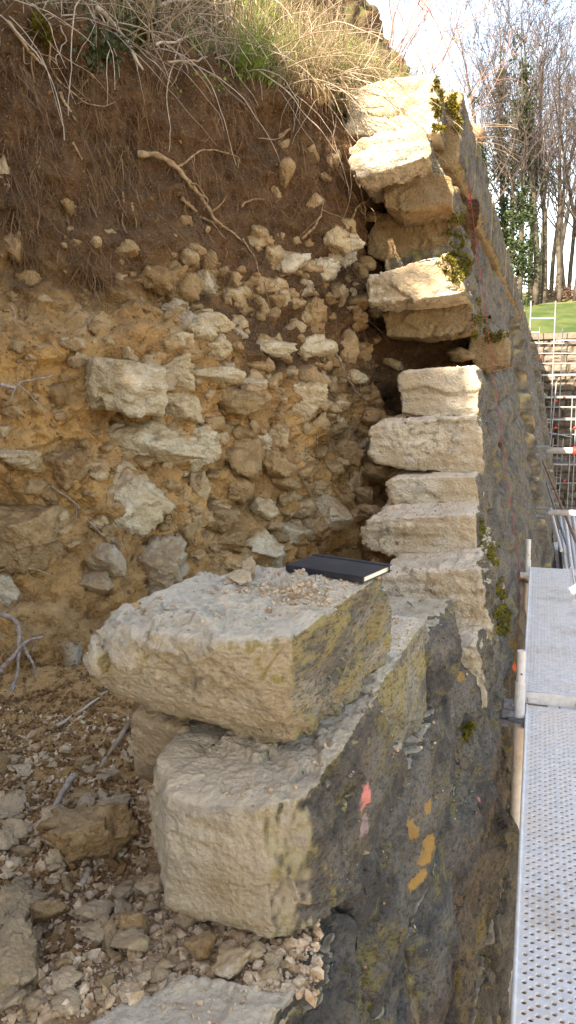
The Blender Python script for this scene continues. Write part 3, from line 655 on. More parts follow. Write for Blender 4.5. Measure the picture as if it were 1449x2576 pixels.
# ------------------------------------------------------------------ roots
M['root'] = mat_plain('root_bark', rgb(0.20, 0.125, 0.065), rgb(0.33, 0.24, 0.145), 40, 0.85, 0, 0.4, 120)
M['root_g'] = mat_plain('dry_grey_root', rgb(0.33, 0.28, 0.245), rgb(0.20, 0.15, 0.12), 40, 0.9, 0, 0.4, 120)
M['rootlet'] = mat_plain('rootlets', rgb(0.085, 0.048, 0.026), rgb(0.20, 0.125, 0.07), 14, 0.9)
def wob(pts, n, amp, seed):
    c = catmull(pts, n); return c + amp*np.stack([fbm(c*9+seed, 2), fbm(c*9+seed+31, 2), fbm(c*9+seed+63, 2)], 1)
def bank_path(px, off):
    out = []
    for x, y in px:
        p, nn = on_bank(x, y)
        if p is None: continue
        out.append(np.array(p - Vector(ray(x, y)).normalized()*off))
    return out
roots = [  # path in the view, radius, standoff
 ([(345,383),(390,392),(430,415),(460,445),(490,480),(520,510),(540,550),(560,568)], 0.016, 0.06, 'root', 'thick pale root sticking out of the dark soil'),
 ([(455,500),(480,520),(505,545),(530,560),(560,570)], 0.010, 0.03, 'root', None), ([(450,420),(480,395),(520,380),(575,386)], 0.006, 0.04, 'root', None),
 ([(610,525),(630,505),(660,498)], 0.006, 0.05, 'root', None), ([(765,600),(790,570),(805,545),(815,505)], 0.007, 0.04, 'root', None),
 ([(20,50),(60,110),(90,145),(110,165)], 0.009, 0.05, 'root', None), ([(120,95),(140,180),(200,250),(260,270),(295,260)], 0.004, 0.03, 'root', None),
 ([(0,970),(40,975),(60,960),(130,948)], 0.007, 0.03, 'root_g', 'grey bent root lying on the ochre soil'), ([(30,770),(40,800),(35,860)], 0.005, 0.02, 'root_g', None),
 ([(0,1545),(40,1570),(50,1620),(40,1700),(0,1760)], 0.009, 0.08, 'root_g', None), ([(0,1700),(30,1660),(60,1620),(105,1600)], 0.008, 0.08, 'root_g', None),
 ([(55,1625),(80,1660),(95,1710)], 0.007, 0.06, 'root_g', None), ([(0,1440),(50,1425),(100,1435),(135,1445)], 0.005, 0.03, 'root', None),
 ([(130,1225),(190,1270),(240,1330),(310,1375)], 0.004, 0.03, 'root_g', None), ([(610,600),(635,640),(650,690)], 0.005, 0.02, 'root', None),
 ([(560,570),(600,600),(640,640)], 0.006, 0.02, 'root', None), ([(860,290),(870,330),(880,370)], 0.005, 0.03, 'root', None),
 ([(700,340),(730,330),(690,350),(650,352)], 0.006, 0.03, 'root', None), ([(880,560),(900,525),(930,500),(945,488)], 0.006, 0.06, 'root', None),
 ([(150,230),(175,270),(190,300)], 0.008, 0.03, 'root', None), ([(185,355),(210,400)], 0.006, 0.03, 'root', None), ([(760,1200),(800,1280),(830,1340)], 0.004, 0.03, 'root_g', None),
 ([(840,880),(880,960),(930,1020),(985,1055)], 0.004, 0.05, 'root_g', None), ([(310,480),(312,560),(318,590)], 0.005, 0.02, 'root', None), ([(332,510),(340,570)], 0.006, 0.02, 'root', None),
]
for k, (px, r, off, m, lab) in enumerate(roots):
    pts = bank_path(px, off)
    if len(pts) < 2: continue
    c = wob(pts, 40, 0.012, k*3.3); b = MB(); b.tube(c, r*np.linspace(1, 0.45, 40)*(1+0.25*np.sin(np.arange(40)*1.3+k)), 7)
    rr2 = np.random.RandomState(k)
    for q in range(3 if len(px) > 3 else 0):
        s = c[rr2.randint(8, 36)]; e = s + rr2.normal(size=3)*np.array([0.07, 0.03, 0.06]) + np.array([0.02, -0.01, -0.08])
        b.tube(wob([s, (s+e)/2+rr2.normal(size=3)*0.015, e], 12, 0.012, k+q), np.linspace(r*0.4, 0.0012, 12), 4)
    o = b.build('root', M[m], bank, smooth=True)
    if lab: o['label'] = lab
rl = MB(); rs = np.random.RandomState(21)
for k in range(3400):
    if k < 2800:
        x, y = rs.uniform(0, 900), rs.uniform(110, 720)
        if perlin(np.array([[x/70.0, y/110.0, 0.2]]))[0] < rs.uniform(-0.35, 0.25): continue
    elif k < 3150: x, y = rs.uniform(780, 990), rs.uniform(230, 1180)
    else: x, y = rs.uniform(0, 900), rs.uniform(600, 1400)
    p, nn = on_bank(x, y)
    if p is None: continue
    p = np.array(p); out = np.array(nn)
    L = rs.uniform(0.08, 0.42)*(0.6 if k > 3150 else 1)*(0.4 if rs.rand() < 0.4 else 1); n = 9; t = np.linspace(0, 1, n)
    lat = rs.normal()*0.55; pts = p[None] + out[None]*(0.004+0.035*np.sin(t*math.pi*0.8)*rs.uniform(0.2, 1))[:, None]
    pts[:, 2] -= t*L; pts[:, 0] += lat*L*t; pts[:, 1] -= 0.05*t*L
    pts += 0.04*np.stack([fbm(pts*14+k, 2), 0.4*fbm(pts*14+k+9, 2), 0.5*fbm(pts*14+k+3, 2)], 1)*t[:, None]
    r0 = rs.choice([0.0008, 0.0014, 0.0026], p=[0.6, 0.3, 0.1])
    rl.tube(pts, np.linspace(r0, r0*0.4, n), 3, cap=False)
o = rl.build('rootlets', M['rootlet'], bank); o['kind'] = 'stuff'

# ------------------------------------------------------------------ loose rubble on the floor
RV = [rock(1000+k, (1, 1, 1), 3, cuts=9, lo=0.36, hi=0.72, rough=0.26) for k in range(14)]
RM = [mesh_np('rubble_stone', v, f, M['rubble'] if k % 4 else M['rubble_o']) for k, (v, f) in enumerate(RV)]
bigr = [
 (238,2108,185,165,'rubble_o','big triangular brown stone lying in the rubble beside the big blocks'),
 (20,2262,120,190,'rubble','long buff stone cut off by the left edge of the rubble'),
 (22,2395,150,215,'rubble','largest pale grey stone at the left edge, below the long buff one'),
 (472,2322,46,80,'rubble','upright pale stone leaning on another below the pale block'),
 (506,2388,86,82,'rubble_o','buff stone with a smaller upright stone leaning on it'),
 (335,2322,84,100,'rubble_o','brown angular stone in the middle of the rubble'),
 (284,2332,62,58,'rubble','rounded pale stone touching the brown angular stone'),
 (425,2366,36,42,'rubble','small pale cube-shaped stone below the corner of the pale block'),
 (408,2304,28,30,'rubble','small round pale stone close to the block corner'),
 (213,2010,62,40,'rubble_o','orange brown stone above the big triangular stone'),
 (130,2292,78,92,'rubble_o','buff wedge-shaped stone beside a grey twig'),
 (34,2086,72,44,'rubble','flat pale stone near the left edge of the rubble'),
 (135,2062,56,50,'rubble','pale lumpy stone touching the grey stick'),
 (10,2120,62,56,'rubble','pale stone half cut off by the left edge above the long buff stone'),
 (58,2142,54,44,'rubble_o','small brown stone right of the half-hidden pale stone'),
 (578,2424,96,60,'rubble','thin pale slab lying in front of the large block'),
 (686,2412,48,34,'rubble','pale pebble right of the thin pale slab'),
 (160,2432,44,36,'rubble_o','small orange lump in the lower left soil'),
 (52,2480,44,92,'rubble','long narrow pale stone in the bottom left'),
 (372,2242,72,56,'rubble','pale clod beside the foot of the large block'),
 (312,2244,76,40,'rubble','flat pale flake left of the pale clod'),
 (350,2385,42,34,'rubble','pale stone below the brown angular stone'),
 (600,1478,58,44,'rubble','angular pale stone lying flat on the notebook block'),
 (628,1446,38,58,'rubble','upright pale stone standing on the notebook block'),
 (138,2168,34,64,'rubble','narrow pale flake left of the big triangular stone'),
 (36,1915,40,30,'rubble','pale stone at the top left of the rubble'),
]
bvhA = BVHTree.FromPolygons([tuple(v) for v in BLK[[i for i, b in enumerate(BLK) if b[2] is bA][0]][0]], BLK[[i for i, b in enumerate(BLK) if b[2] is bA][0]][1].tolist())
for k, (x, y, wp, hp, m, lab) in enumerate(bigr):
    onA = k in (22, 23)
    p = atZ(x, y+hp*0.3, -1.06 if not onA else zt-0.0)
    for _ in range(4):
        z = floor_at(p[0], p[1]) if not onA else zt-0.01
        p = atZ(x, y+hp*0.3, z)
    d = p @ cF; W, H = wp*d/FPX, hp*d/FPX
    sz = (W, W*0.8, min(H*0.85, W*0.85)) if hp < wp*1.3 else (W, W*0.8, H*0.95)
    if k in (1, 2, 18): sz = (W*1.0, H*1.0, W*0.55)
    v, f = rock(300+k, sz, 5 if wp > 100 else 4, cuts=10, lo=0.42, hi=0.8, rough=0.2)
    v = v @ np.array(Matrix.Rotation(PS+rs.normal()*0.2, 3, 'Z')).T
    if onA:
        h = bvhA.ray_cast(Vector((p[0], p[1], 0.5)), Vector((0, 0, -1)))
        if h[0] is not None: p[2] = h[0].z
    v[:, 2] -= v[:, 2].min()*0.86
    o = obj_np('rubble_stone', v+p, f, M[m]); tag(o, lab, 'stone', 'loose rubble stones')
small = []
for k in range(200):
    x = rs.uniform(-10, 400) if k < 180 else rs.uniform(380, 760); y = rs.uniform(1900, 2560) if k < 180 else rs.uniform(2330, 2500)
    if x > 330 and y < 2200: continue
    p = atZ(x, y, -1.06); p = atZ(x, y, floor_at(p[0], p[1])); z = floor_at(p[0], p[1])
    s = (0.014+min(rs.exponential(0.017), 0.05))*(1 if k < 180 else 0.7); i = rs.randint(14)
    o = bpy.data.objects.new('rubble_stone', RM[i]); link(o, (p[0], p[1], z+s*0.25))
    o.scale = (s*rs.uniform(0.9, 1.5), s*rs.uniform(0.8, 1.2), s*rs.uniform(0.5, 0.9)); o.rotation_euler = (rs.normal()*0.3, rs.normal()*0.3, rs.uniform(0, 6.28))
    small.append((o, x, y, s, 'pale' if i % 4 else 'brown'))
marks_ = [(238, 2108, 'the big triangular stone'), (22, 2395, 'the largest pale stone'), (20, 2262, 'the long buff stone'), (335, 2322, 'the brown angular stone'), (506, 2388, 'the leaning pair of stones'),
          (578, 2424, 'the thin pale slab'), (213, 2010, 'the orange brown stone'), (130, 2292, 'the buff wedge stone'), (34, 2086, 'the flat pale stone'), (284, 2332, 'the rounded pale stone'), (372, 2242, 'the pale clod'), (52, 2480, 'the long narrow stone')]
byl = {}
for (o, x, y, s, t) in small:
    m = min(marks_, key=lambda q: (q[0]-x)**2+(q[1]-y)**2); dx, dy = x-m[0], y-m[1]
    w_ = ('right of' if dx > 0 else 'left of') if abs(dx) > abs(dy) else ('below' if dy > 0 else 'above')
    byl.setdefault(f"{'tiny' if s < 0.022 else 'small'} {t} stone {w_} {m[2]}", []).append((y, o))
ORD = 'topmost,second from the top,third from the top,fourth from the top,fifth from the top,sixth from the top,seventh from the top,eighth from the top,ninth from the top,tenth from the top,eleventh from the top,twelfth from the top,thirteenth from the top,fourteenth from the top'.split(',')
for lab, lst in byl.items():
    lst.sort(key=lambda q: q[0])
    for k, (y, o) in enumerate(lst): tag(o, lab if len(lst) == 1 else f"{lab}, {ORD[min(k, 13)]}", 'stone', 'small loose rubble')

# gravel, one mesh each
PEB = [rock(2000+k, (1, 1, 1), 1, cuts=8, lo=0.4, hi=0.8, rough=0.3) for k in range(6)]
def scatter(name, P, S, mat, seed, parent=None, label=None, cat=None):
    rs_ = np.random.RandomState(seed); P = np.asarray(P); V = []; Fc = []; off = 0; kind = rs_.randint(len(PEB), size=len(P))
    q = rs_.normal(size=(len(P), 4)); q /= np.linalg.norm(q, axis=1)[:, None]
    w_, x_, y_, z_ = q.T
    R_ = np.stack([np.stack([1-2*(y_*y_+z_*z_), 2*(x_*y_-z_*w_), 2*(x_*z_+y_*w_)], -1), np.stack([2*(x_*y_+z_*w_), 1-2*(x_*x_+z_*z_), 2*(y_*z_-x_*w_)], -1),
                   np.stack([2*(x_*z_-y_*w_), 2*(y_*z_+x_*w_), 1-2*(x_*x_+y_*y_)], -1)], 1)
    an = rs_.uniform(0.6, 1.3, size=(len(P), 3))
    for k, (v, f) in enumerate(PEB):
        m = np.where(kind == k)[0]
        if not len(m): continue
        vv = np.einsum('nij,nvj->nvi', R_[m], v[None]*an[m][:, None, :])*np.asarray(S)[m][:, None, None] + P[m][:, None, :]
        Fc.append((f[None] + (np.arange(len(m))*len(v))[:, None, None] + off).reshape(-1, 3)); V.append(vv.reshape(-1, 3)); off += len(m)*len(v)
    o = obj_np(name, np.concatenate(V), np.concatenate(Fc), mat, parent, smooth=False); o['kind'] = 'stuff'
    if label: tag(o, label, cat)
    return o
pp = []; ss = []
for k in range(8000):
    x = -10 + 470*rs.beta(1.2, 1.3) if k < 5500 else rs.uniform(330, 800); y = rs.uniform(1800, 2580) if k < 5500 else rs.uniform(2270, 2520)
    p = atZ(x, y, -1.06); z = floor_at(p[0], p[1]); p = atZ(x, y, z); z = floor_at(p[0], p[1]); s = rs.exponential(0.0055)+0.003
    pp.append((p[0], p[1], z+s*0.2)); ss.append(min(s, 0.03))
p2 = []; s2 = []
for k in range(6000):
    x = rs.uniform(-10, 345); y = rs.uniform(1640, 2400)
    p = atZ(x, y, -1.06); z = floor_at(p[0], p[1]); p = atZ(x, y, z); z = floor_at(p[0], p[1]); q, nn = on_bank(x, y)
    if q is not None and q[1] < p[1]: p = np.array(q); z = p[2]
    s = rs.exponential(0.005)+0.004; p2.append((p[0], p[1], z+s*0.2)); s2.append(min(s, 0.028))
scatter('soil_clods', p2, s2, M['gravel_soil'], 8, label='brown soil clods at the foot of the bank', cat='soil')
scatter('gravel', pp, ss, M['gravel'], 1, label='gravel and crumbs of stone on the cutting floor', cat='gravel')
pp = []; ss = []
iu = rs.randint(0, NS, 14000); iv = rs.randint(0, int(NV*0.8), 14000)
for a, b in zip(iu, iv):
    if rs.rand() < 0.5 and BN[a, b, 2] < 0.2: continue
    s = rs.exponential(0.004)+0.003; pp.append(BP[a, b] + BN[a, b]*s*0.1); ss.append(min(s, 0.022))
scatter('soil_crumbs', pp, ss, M['gravel_soil'], 2, bank)
# crumbs on the tops of the blocks
allv = []; allf = []; off = 0
for v, f, o in BLK: allv.append(v); allf.append(f+off); off += len(v)
BT = BVHTree.FromPolygons([tuple(x) for x in np.concatenate(allv)], np.concatenate(allf).tolist())
pp = []; ss = []
def drop(x0, x1, y0, y1, z0, n, smax=0.012, mean=0.003, clump=None):
    for _ in range(n):
        x, y = rs.uniform(x0, x1), rs.uniform(y0, y1)
        if clump is not None and perlin(np.array([[x*5+clump, y*5, 0.3]]))[0] < -0.05: continue
        h = BT.ray_cast(Vector((x, y, z0)), Vector((0, 0, -1)))
        if h[0] is None or h[1].z < 0.75: continue
        s = min(rs.exponential(mean)+0.0015, smax); pp.append((x, y, h[0].z+s*0.25)); ss.append(s)
drop(-1.1, -0.3, 1.2, 1.9, -0.3, 3200, clump=1.0); drop(-0.95, -0.25, 0.9, 1.7, -0.6, 3500, clump=3.0)
drop(-0.62, -0.2, 1.7, 2.4, -0.6, 900); drop(-0.9, -0.2, 2.6, 3.1, -0.7, 500); drop(-1.0, -0.2, 3.0, 4.0, -0.55, 1200); drop(-0.95, -0.2, 0.5, 1.1, -1.0, 500)
for (cx_, cy_, n_, sg) in ((735, 1495, 900, 30), (690, 1500, 300, 45)):
    for _ in range(n_):                                 # the heap of crumbs in front of the notebook
        a = atZ(cx_+rs.normal()*sg*1.6, cy_+rs.normal()*sg*0.5, zt); h = BT.ray_cast(Vector((a[0], a[1], -0.3)), Vector((0, 0, -1)))
        if h[0] is None or h[1].z < 0.6: continue
        s = min(rs.exponential(0.0022)+0.0015, 0.012); pp.append((a[0], a[1], h[0].z+s*0.25+0.006*rs.rand())); ss.append(s)
scatter('stone_crumbs', pp, ss, M['gravel'], 3, label='crumbs of pale mortar and stone lying on the block tops', cat='gravel')

# paint and lichen marks on the weathered face
def paint(mat, spots):
    n = NT.__new__(NT); n.m = mat; n.t = mat.node_tree; n.g = [x for x in n.t.nodes if x.type == 'NEW_GEOMETRY'][0]; n.pos = n.g.outputs['Position']
    n.b = [x for x in n.t.nodes if x.type == 'BSDF_PRINCIPLED'][0]; sock = n.b.inputs['Base Color']; c = sock.links[0].from_socket
    ns = n.math('MULTIPLY', n.math('SUBTRACT', n.noise(24, 7, 0.8, vec=n.vmath('MULTIPLY', n.pos, (1, 0.6, 1.2))), 0.5), 3.2)
    for (px, py, wx, wz, col, op) in spots:
        h = BT.ray_cast(Vector((0, 0, 0)), Vector(ray(px, py)).normalized())
        if h[0] is None: continue
        q = h[0]; dd = q.dot(Vector(cF)); rz = wz*dd/FPX; ry = wx*dd/FPX*3.2
        d = n.vmath('LENGTH', n.vmath('DIVIDE', n.vmath('SUBTRACT', n.pos, tuple(q)), (max(ry, 0.03), ry, rz)))
        c = n.mix(n.ramp(n.math('ADD', d, ns), 0.45, 1.1, op, 0.0) if col[0] > 0.45 else n.ramp(n.math('ADD', d, ns), 0.7, 0.95, op, 0.0), c, col)
    n.t.links.new(c, sock)
LICH = rgb(0.40, 0.22, 0.06)
spots = [(927, 2005, 11, 46, PINK, 0.95), (915, 2075, 12, 30, rgb(0.5, 0.33, 0.33), 0.6), (1205, 2012, 2, 10, PINK, 0.8), (1268, 1490, 12, 22, rgb(0.55, 0.3, 0.3), 0.6), (1297, 1676, 6, 20, ORNG, 0.95),
         (1078, 2140, 18, 34, LICH, 0.9), (1045, 2215, 22, 17, LICH, 0.95), (1040, 2085, 7, 30, LICH, 0.8), (1082, 2030, 10, 14, LICH, 0.8), (1155, 1705, 8, 14, LICH, 0.8)]
paint(M['block'], spots); paint(M['weathered'], spots); paint(M['block_olive'], spots)

# ------------------------------------------------------------------ moss on the stones
M['moss'] = mat_blade('moss', (rgb(0.11, 0.095, 0.012), rgb(0.065, 0.062, 0.01), rgb(0.17, 0.14, 0.018)), 0.9, 0.2)
BTW = BT
owner = np.concatenate([np.full(len(f), i) for i, (v, f, o) in enumerate(BLK)])
def moss(cx_, cy_, rx, ry, n, ln=0.016):
    b = {}; 
    for _ in range(n):
        a, q = rs.uniform(0, 6.28), math.sqrt(rs.rand()); x, y = cx_+rx*q*math.cos(a), cy_+ry*q*math.sin(a)
        if perlin(np.array([[x/18.0, y/18.0, 0.5]]))[0] < -0.12: continue
        r = Vector(ray(x, y)).normalized(); h = BT.ray_cast(Vector((0, 0, 0)), r)
        if h[0] is None: continue
        nn = h[1] if h[1].dot(r) < 0 else -h[1]; ow = owner[h[2]]; mb = b.setdefault(ow, MB())
        p = np.array(h[0]); nn = np.array(nn)
        for j in range(4):
            dv = nn + rs.normal(size=3)*0.7; dv[2] -= 0.1; dv /= np.linalg.norm(dv); sd = np.cross(dv, rs.normal(size=3)); sd /= np.linalg.norm(sd)
            L = ln*rs.uniform(0.5, 1.4); wd = L*0.16; b0 = p + rs.normal(size=3)*0.004 - nn*0.003
            mb.add([b0-sd*wd, b0+sd*wd, b0+dv*L*0.6+sd*wd*0.8, b0+dv*L, b0+dv*L*0.6-sd*wd*0.8], [(0, 1, 2, 3, 4)])
    for ow, mb in b.items():
        if mb.n > 30: o = mb.build('moss', M['moss'], BLK[ow][2]); o['kind'] = 'stuff'
for a in ((1145, 668, 36, 42, 420), (1118, 650, 25, 15, 80), (1208, 790, 22, 46, 320), (1150, 580, 26, 50, 380), (1235, 842, 50, 18, 300), (1100, 235, 14, 62, 260), (1098, 322, 22, 12, 90),
          (1135, 235, 12, 60, 300), (1148, 300, 10, 40, 160), (1262, 1560, 22, 40, 300), (1245, 1395, 20, 26, 160), (1212, 1340, 7, 40, 90), (1175, 1835, 12, 22, 120), (1260, 1480, 14, 30, 90)): moss(*a, ln=0.02)

# ------------------------------------------------------------------ the near side of the cutting, behind the photographer
def near_bank():
    ys = np.arange(-9.0, -1.25, 0.25); xs = np.arange(-9.0, -0.5, 0.25)
    gx, gy = np.meshgrid(xs, ys); z = 1.7 + 0.75*np.clip(-gx-0.9, 0, 2.6) + 0.15*np.clip(-gx-3.5, 0, 9)
    p = np.stack([gx.ravel(), gy.ravel(), z.ravel()], 1); p[:, 2] += 0.1*fbm(p*1.2, 3)
    low = p.copy(); low[:, 2] = GZ-0.3; n = len(xs); m = len(ys); N = len(p)
    i = (np.arange(m-1)[:, None]*n + np.arange(n-1)[None, :]).ravel(); f = [np.stack([i, i+1, i+n+1, i+n], 1)]
    a = np.arange(n-1)+(m-1)*n; f.append(np.stack([a, a+1, a+1+N, a+N], 1))
    a = np.arange(m-1)*n+n-1; f.append(np.stack([a, a+N, a+n+N, a+n], 1))
    return obj_np('earth_bank', np.concatenate([p, low]), np.concatenate(f), M['soil'], origin=(-3, -3, GZ))
tag(near_bank(), 'brown earth bank on the near side of the cutting', kind='structure')
def leaf_cloud(P, N, L, W, seed):
    """many small folded leaves; P positions, N facing"""
    rs_ = np.random.RandomState(seed); n = len(P); t = rs_.normal(size=(n, 3)); t -= (t*N).sum(1)[:, None]*N*0.7; t /= np.linalg.norm(t, axis=1)[:, None]
    sd = np.cross(t, N); sd /= (np.linalg.norm(sd, axis=1)[:, None]+1e-9); L = L*rs_.uniform(0.6, 1.3, n)[:, None]; W = W*rs_.uniform(0.7, 1.2, n)[:, None]
    v = np.stack([P, P+t*L*0.45+sd*W*0.5+N*L*0.06, P+t*L-N*L*0.1, P+t*L*0.45-sd*W*0.5+N*L*0.06], 1).reshape(-1, 3)
    b = np.arange(n)[:, None]*4; return v, np.concatenate([b+np.array([[0, 1, 2]]), b+np.array([[0, 2, 3]])])
M['leaf'] = mat_blade('evergreen_leaf', (rgb(0.03, 0.06, 0.012), rgb(0.05, 0.095, 0.02), rgb(0.07, 0.12, 0.03)), 0.6, 0.2)
M['bark'] = mat_plain('bark', rgb(0.10, 0.085, 0.065), rgb(0.19, 0.165, 0.13), 9, 0.95, 0, 0.6, 40)
M['trunk'] = mat_plain('tree_bark', rgb(0.045, 0.036, 0.028), rgb(0.095, 0.08, 0.06), 2.5, 0.95, 0, 0.6, 14)
M['twig'] = mat_plain('tree_twigs', rgb(0.06, 0.047, 0.043), rgb(0.095, 0.076, 0.068), 1.5, 0.95)
rs = np.random.RandomState(77)
def shrub(x0, edge, h, n, seed, label, yc=-1.9):  # unseen leaf screens added to shade the cutting, outline fitted to the shade edge
    """edge: (height, right-hand limit) pairs of the outline"""
    edge = np.array(edge); x1 = edge[:, 1].max(); root = empty('shade_shrub', ((x0+x1)/2, yc, 1.5), label, 'shrub', 'unseen shrubs added for shade')
    z = 1.5 + (h-1.5)*rs.rand(n)**0.9; xr = np.interp(z, edge[:, 0], edge[:, 1]) + rs.normal(size=n)*0.10; x = x0 + (xr-x0)*(1-rs.rand(n)**1.15)
    P = np.stack([x, yc + rs.normal(size=n)*0.33, z], 1); P = P[fbm(P*1.2+seed, 2) > -0.75]; N = rs.normal(size=P.shape); N /= np.linalg.norm(N, axis=1)[:, None]
    v, f = leaf_cloud(P, N, 0.12, 0.095, seed); obj_np('foliage', v, f, M['leaf'], root)
    for q in range(4):
        b = MB(); xa = x0+(x1-x0)*(q+0.5)/5; b.tube(wob([(xa, yc, 1.2), (xa+0.1, yc+0.1, 2.4), (xa-0.1, yc, 3.6)], 14, 0.1, q), np.linspace(0.05, 0.015, 14), 6); b.build('stem', M['bark'], root, smooth=True)
shrub(-4.6, [(1.5, -0.8), (2.5, -1.4), (3.0, -1.62), (3.6, -1.95), (4.28, -2.26), (4.87, -2.46), (5.1, -2.74), (5.3, -2.9), (6.4, -3.4), (7.0, -4.0)], 7.2, 30000, 5, 'dense unseen evergreen shrub added on the near bank to shade the wall end')
shrub(-7.5, [(1.5, -3.8), (5.0, -3.8), (7.6, -4.3)], 7.6, 26000, 6, 'taller unseen evergreen shrub added on the near bank to shade the left side', -1.8)

# ------------------------------------------------------------------ grass, brambles, ivy and moss on the bank edge
def blades(P, D, L, W, droop, seed, seg=4):
    rs_ = np.random.RandomState(seed); n = len(P); out = np.zeros((n, seg+1, 2, 3)); D = D/np.linalg.norm(D, axis=1)[:, None]
    a = rs_.uniform(0, 6.283, n); sd = np.stack([np.cos(a), np.sin(a), np.zeros(n)], 1); p = P.copy(); d = D.copy()
    dr = (droop*rs_.uniform(0.3, 1.5, n))[:, None]; side = rs_.normal(size=(n, 3))*0.12
    for k in range(seg+1):
        wv = (W*(1-(k/seg)**1.6)*0.5+0.0002)[:, None]
        out[:, k, 0] = p-sd*wv; out[:, k, 1] = p+sd*wv
        p = p + d*(L/seg)[:, None]; d = d + np.array([0, 0, -1.0])*dr/seg*(1+k*0.6) + side*0.5; d /= np.linalg.norm(d, axis=1)[:, None]
    b = (np.arange(n)*(seg+1)*2)[:, None]; k = (np.arange(seg)*2)[None, :]; i = (b+k).ravel()
    return out.reshape(-1, 3), np.stack([i, i+1, i+3, i+2], 1)
M['straw'] = mat_blade('dead_grass', (rgb(0.29, 0.225, 0.13), rgb(0.19, 0.14, 0.075), rgb(0.38, 0.315, 0.20)), 0.75, 0.25)
M['grass'] = mat_blade('green_grass', (rgb(0.12, 0.19, 0.03), rgb(0.20, 0.27, 0.05), rgb(0.09, 0.15, 0.03)), 0.6, 0.3)
M['ivy'] = mat_blade('ivy_leaf', (rgb(0.018, 0.036, 0.011), rgb(0.032, 0.052, 0.018), rgb(0.055, 0.075, 0.033)), 0.45, 0.15)
M['stick'] = mat_plain('dead_twigs', rgb(0.30, 0.24, 0.17), rgb(0.19, 0.135, 0.10), 8, 0.9)
M['stick_p'] = mat_plain('pale_dead_wood', rgb(0.44, 0.37, 0.29), rgb(0.28, 0.22, 0.17), 20, 0.9, 0, 0.4, 80)
crest = int(NV*11.2/16)
def crest_pts(n, x0, x1, v0, v1, seed, clump=0.0, cs=3.0):
    rs_ = np.random.RandomState(seed); P = []; N = []
    ok = np.where((BP[:, crest, 0] > x0) & (BP[:, crest, 0] < x1))[0]
    a = rs_.choice(ok, n); b = rs_.randint(int(NV*v0/16), int(NV*v1/16), n); P = BP[a, b]; N = BN[a, b]
    if clump: k = fbm(P*cs+seed, 2) > clump-0.5; P, N = P[k], N[k]
    return P + rs_.normal(size=P.shape)*0.006, N
def grass(name, sets, mat, label, cat, seed):
    V = []; Fc = []; off = 0
    for j, (P, N, L, W, droop, lean) in enumerate(sets):
        rs_ = np.random.RandomState(seed+j); n = len(P); D = N*0.5 + np.array([0, 0, 0.75]) + rs_.normal(size=(n, 3))*lean
        v, f = blades(P, D, L*rs_.uniform(0.45, 1.3, n), W*rs_.uniform(0.6, 1.4, n), droop, seed+j); V.append(v); Fc.append(f+off); off += len(v)
    o = obj_np(name, np.concatenate(V), np.concatenate(Fc), mat); tag(o, label, cat, kind='stuff'); return o
c1 = crest_pts(4200, -1.45, -0.55, 11.0, 14.0, 1, 0.42); c2 = crest_pts(1700, -2.3, -1.3, 11.6, 14.5, 2, 0.48); c3 = crest_pts(1100, -3.4, -2.0, 11.6, 14.5, 3, 0.5)
c4 = crest_pts(1800, -1.3, -0.5, 11.0, 12.4, 4, 0.35)
c5 = crest_pts(6000, -1.9, -0.55, 12.0, 15.0, 6, 0.3)
grass('dead_grass', [(c5[0], c5[1], 0.27, 0.005, 1.0, 0.35), (c1[0], c1[1], 0.26, 0.0042, 1.1, 0.35), (c2[0], c2[1], 0.26, 0.0038, 1.2, 0.45), (c3[0], c3[1], 0.2, 0.0035, 1.2, 0.5), (c4[0], c4[1], 0.30, 0.004, 2.4, 0.45)],
      M['straw'], 'pale dead grass hanging over the bank edge', 'grass', 50)
g1 = crest_pts(6500, -1.5, -0.6, 11.0, 13.8, 11, 0.5, 4); g2 = crest_pts(900, -3.2, -1.4, 11.4, 13.5, 12, 0.66, 4)
grass('green_grass', [(g1[0], g1[1], 0.25, 0.0052, 0.8, 0.3), (g2[0], g2[1], 0.13, 0.0045, 0.8, 0.35)], M['grass'], 'tufts of fresh green grass on the bank edge', 'grass', 70)
# grass along the coping, further off
rs = np.random.RandomState(5); n = 9000; yy = 5.2 + 31*rs.rand(n)**1.7; xx = -0.72 - np.abs(rs.normal(size=n))*0.22
P = np.stack([xx, yy, 1.54 + 0*xx], 1); k = fbm(P*0.9, 3) > -0.25; P = P[k]; N = np.tile([0.45, -0.1, 0.6], (len(P), 1))
grass('coping_grass', [(P[::2], N[::2], 0.30, 0.008, 1.0, 0.35)], M['straw'], 'dry grass along the top of the distant coping', 'grass', 90)
grass('coping_turf', [(P[1::2], N[1::2], 0.24, 0.010, 0.8, 0.3)], M['grass'], 'green grass along the top of the distant coping', 'grass', 95)
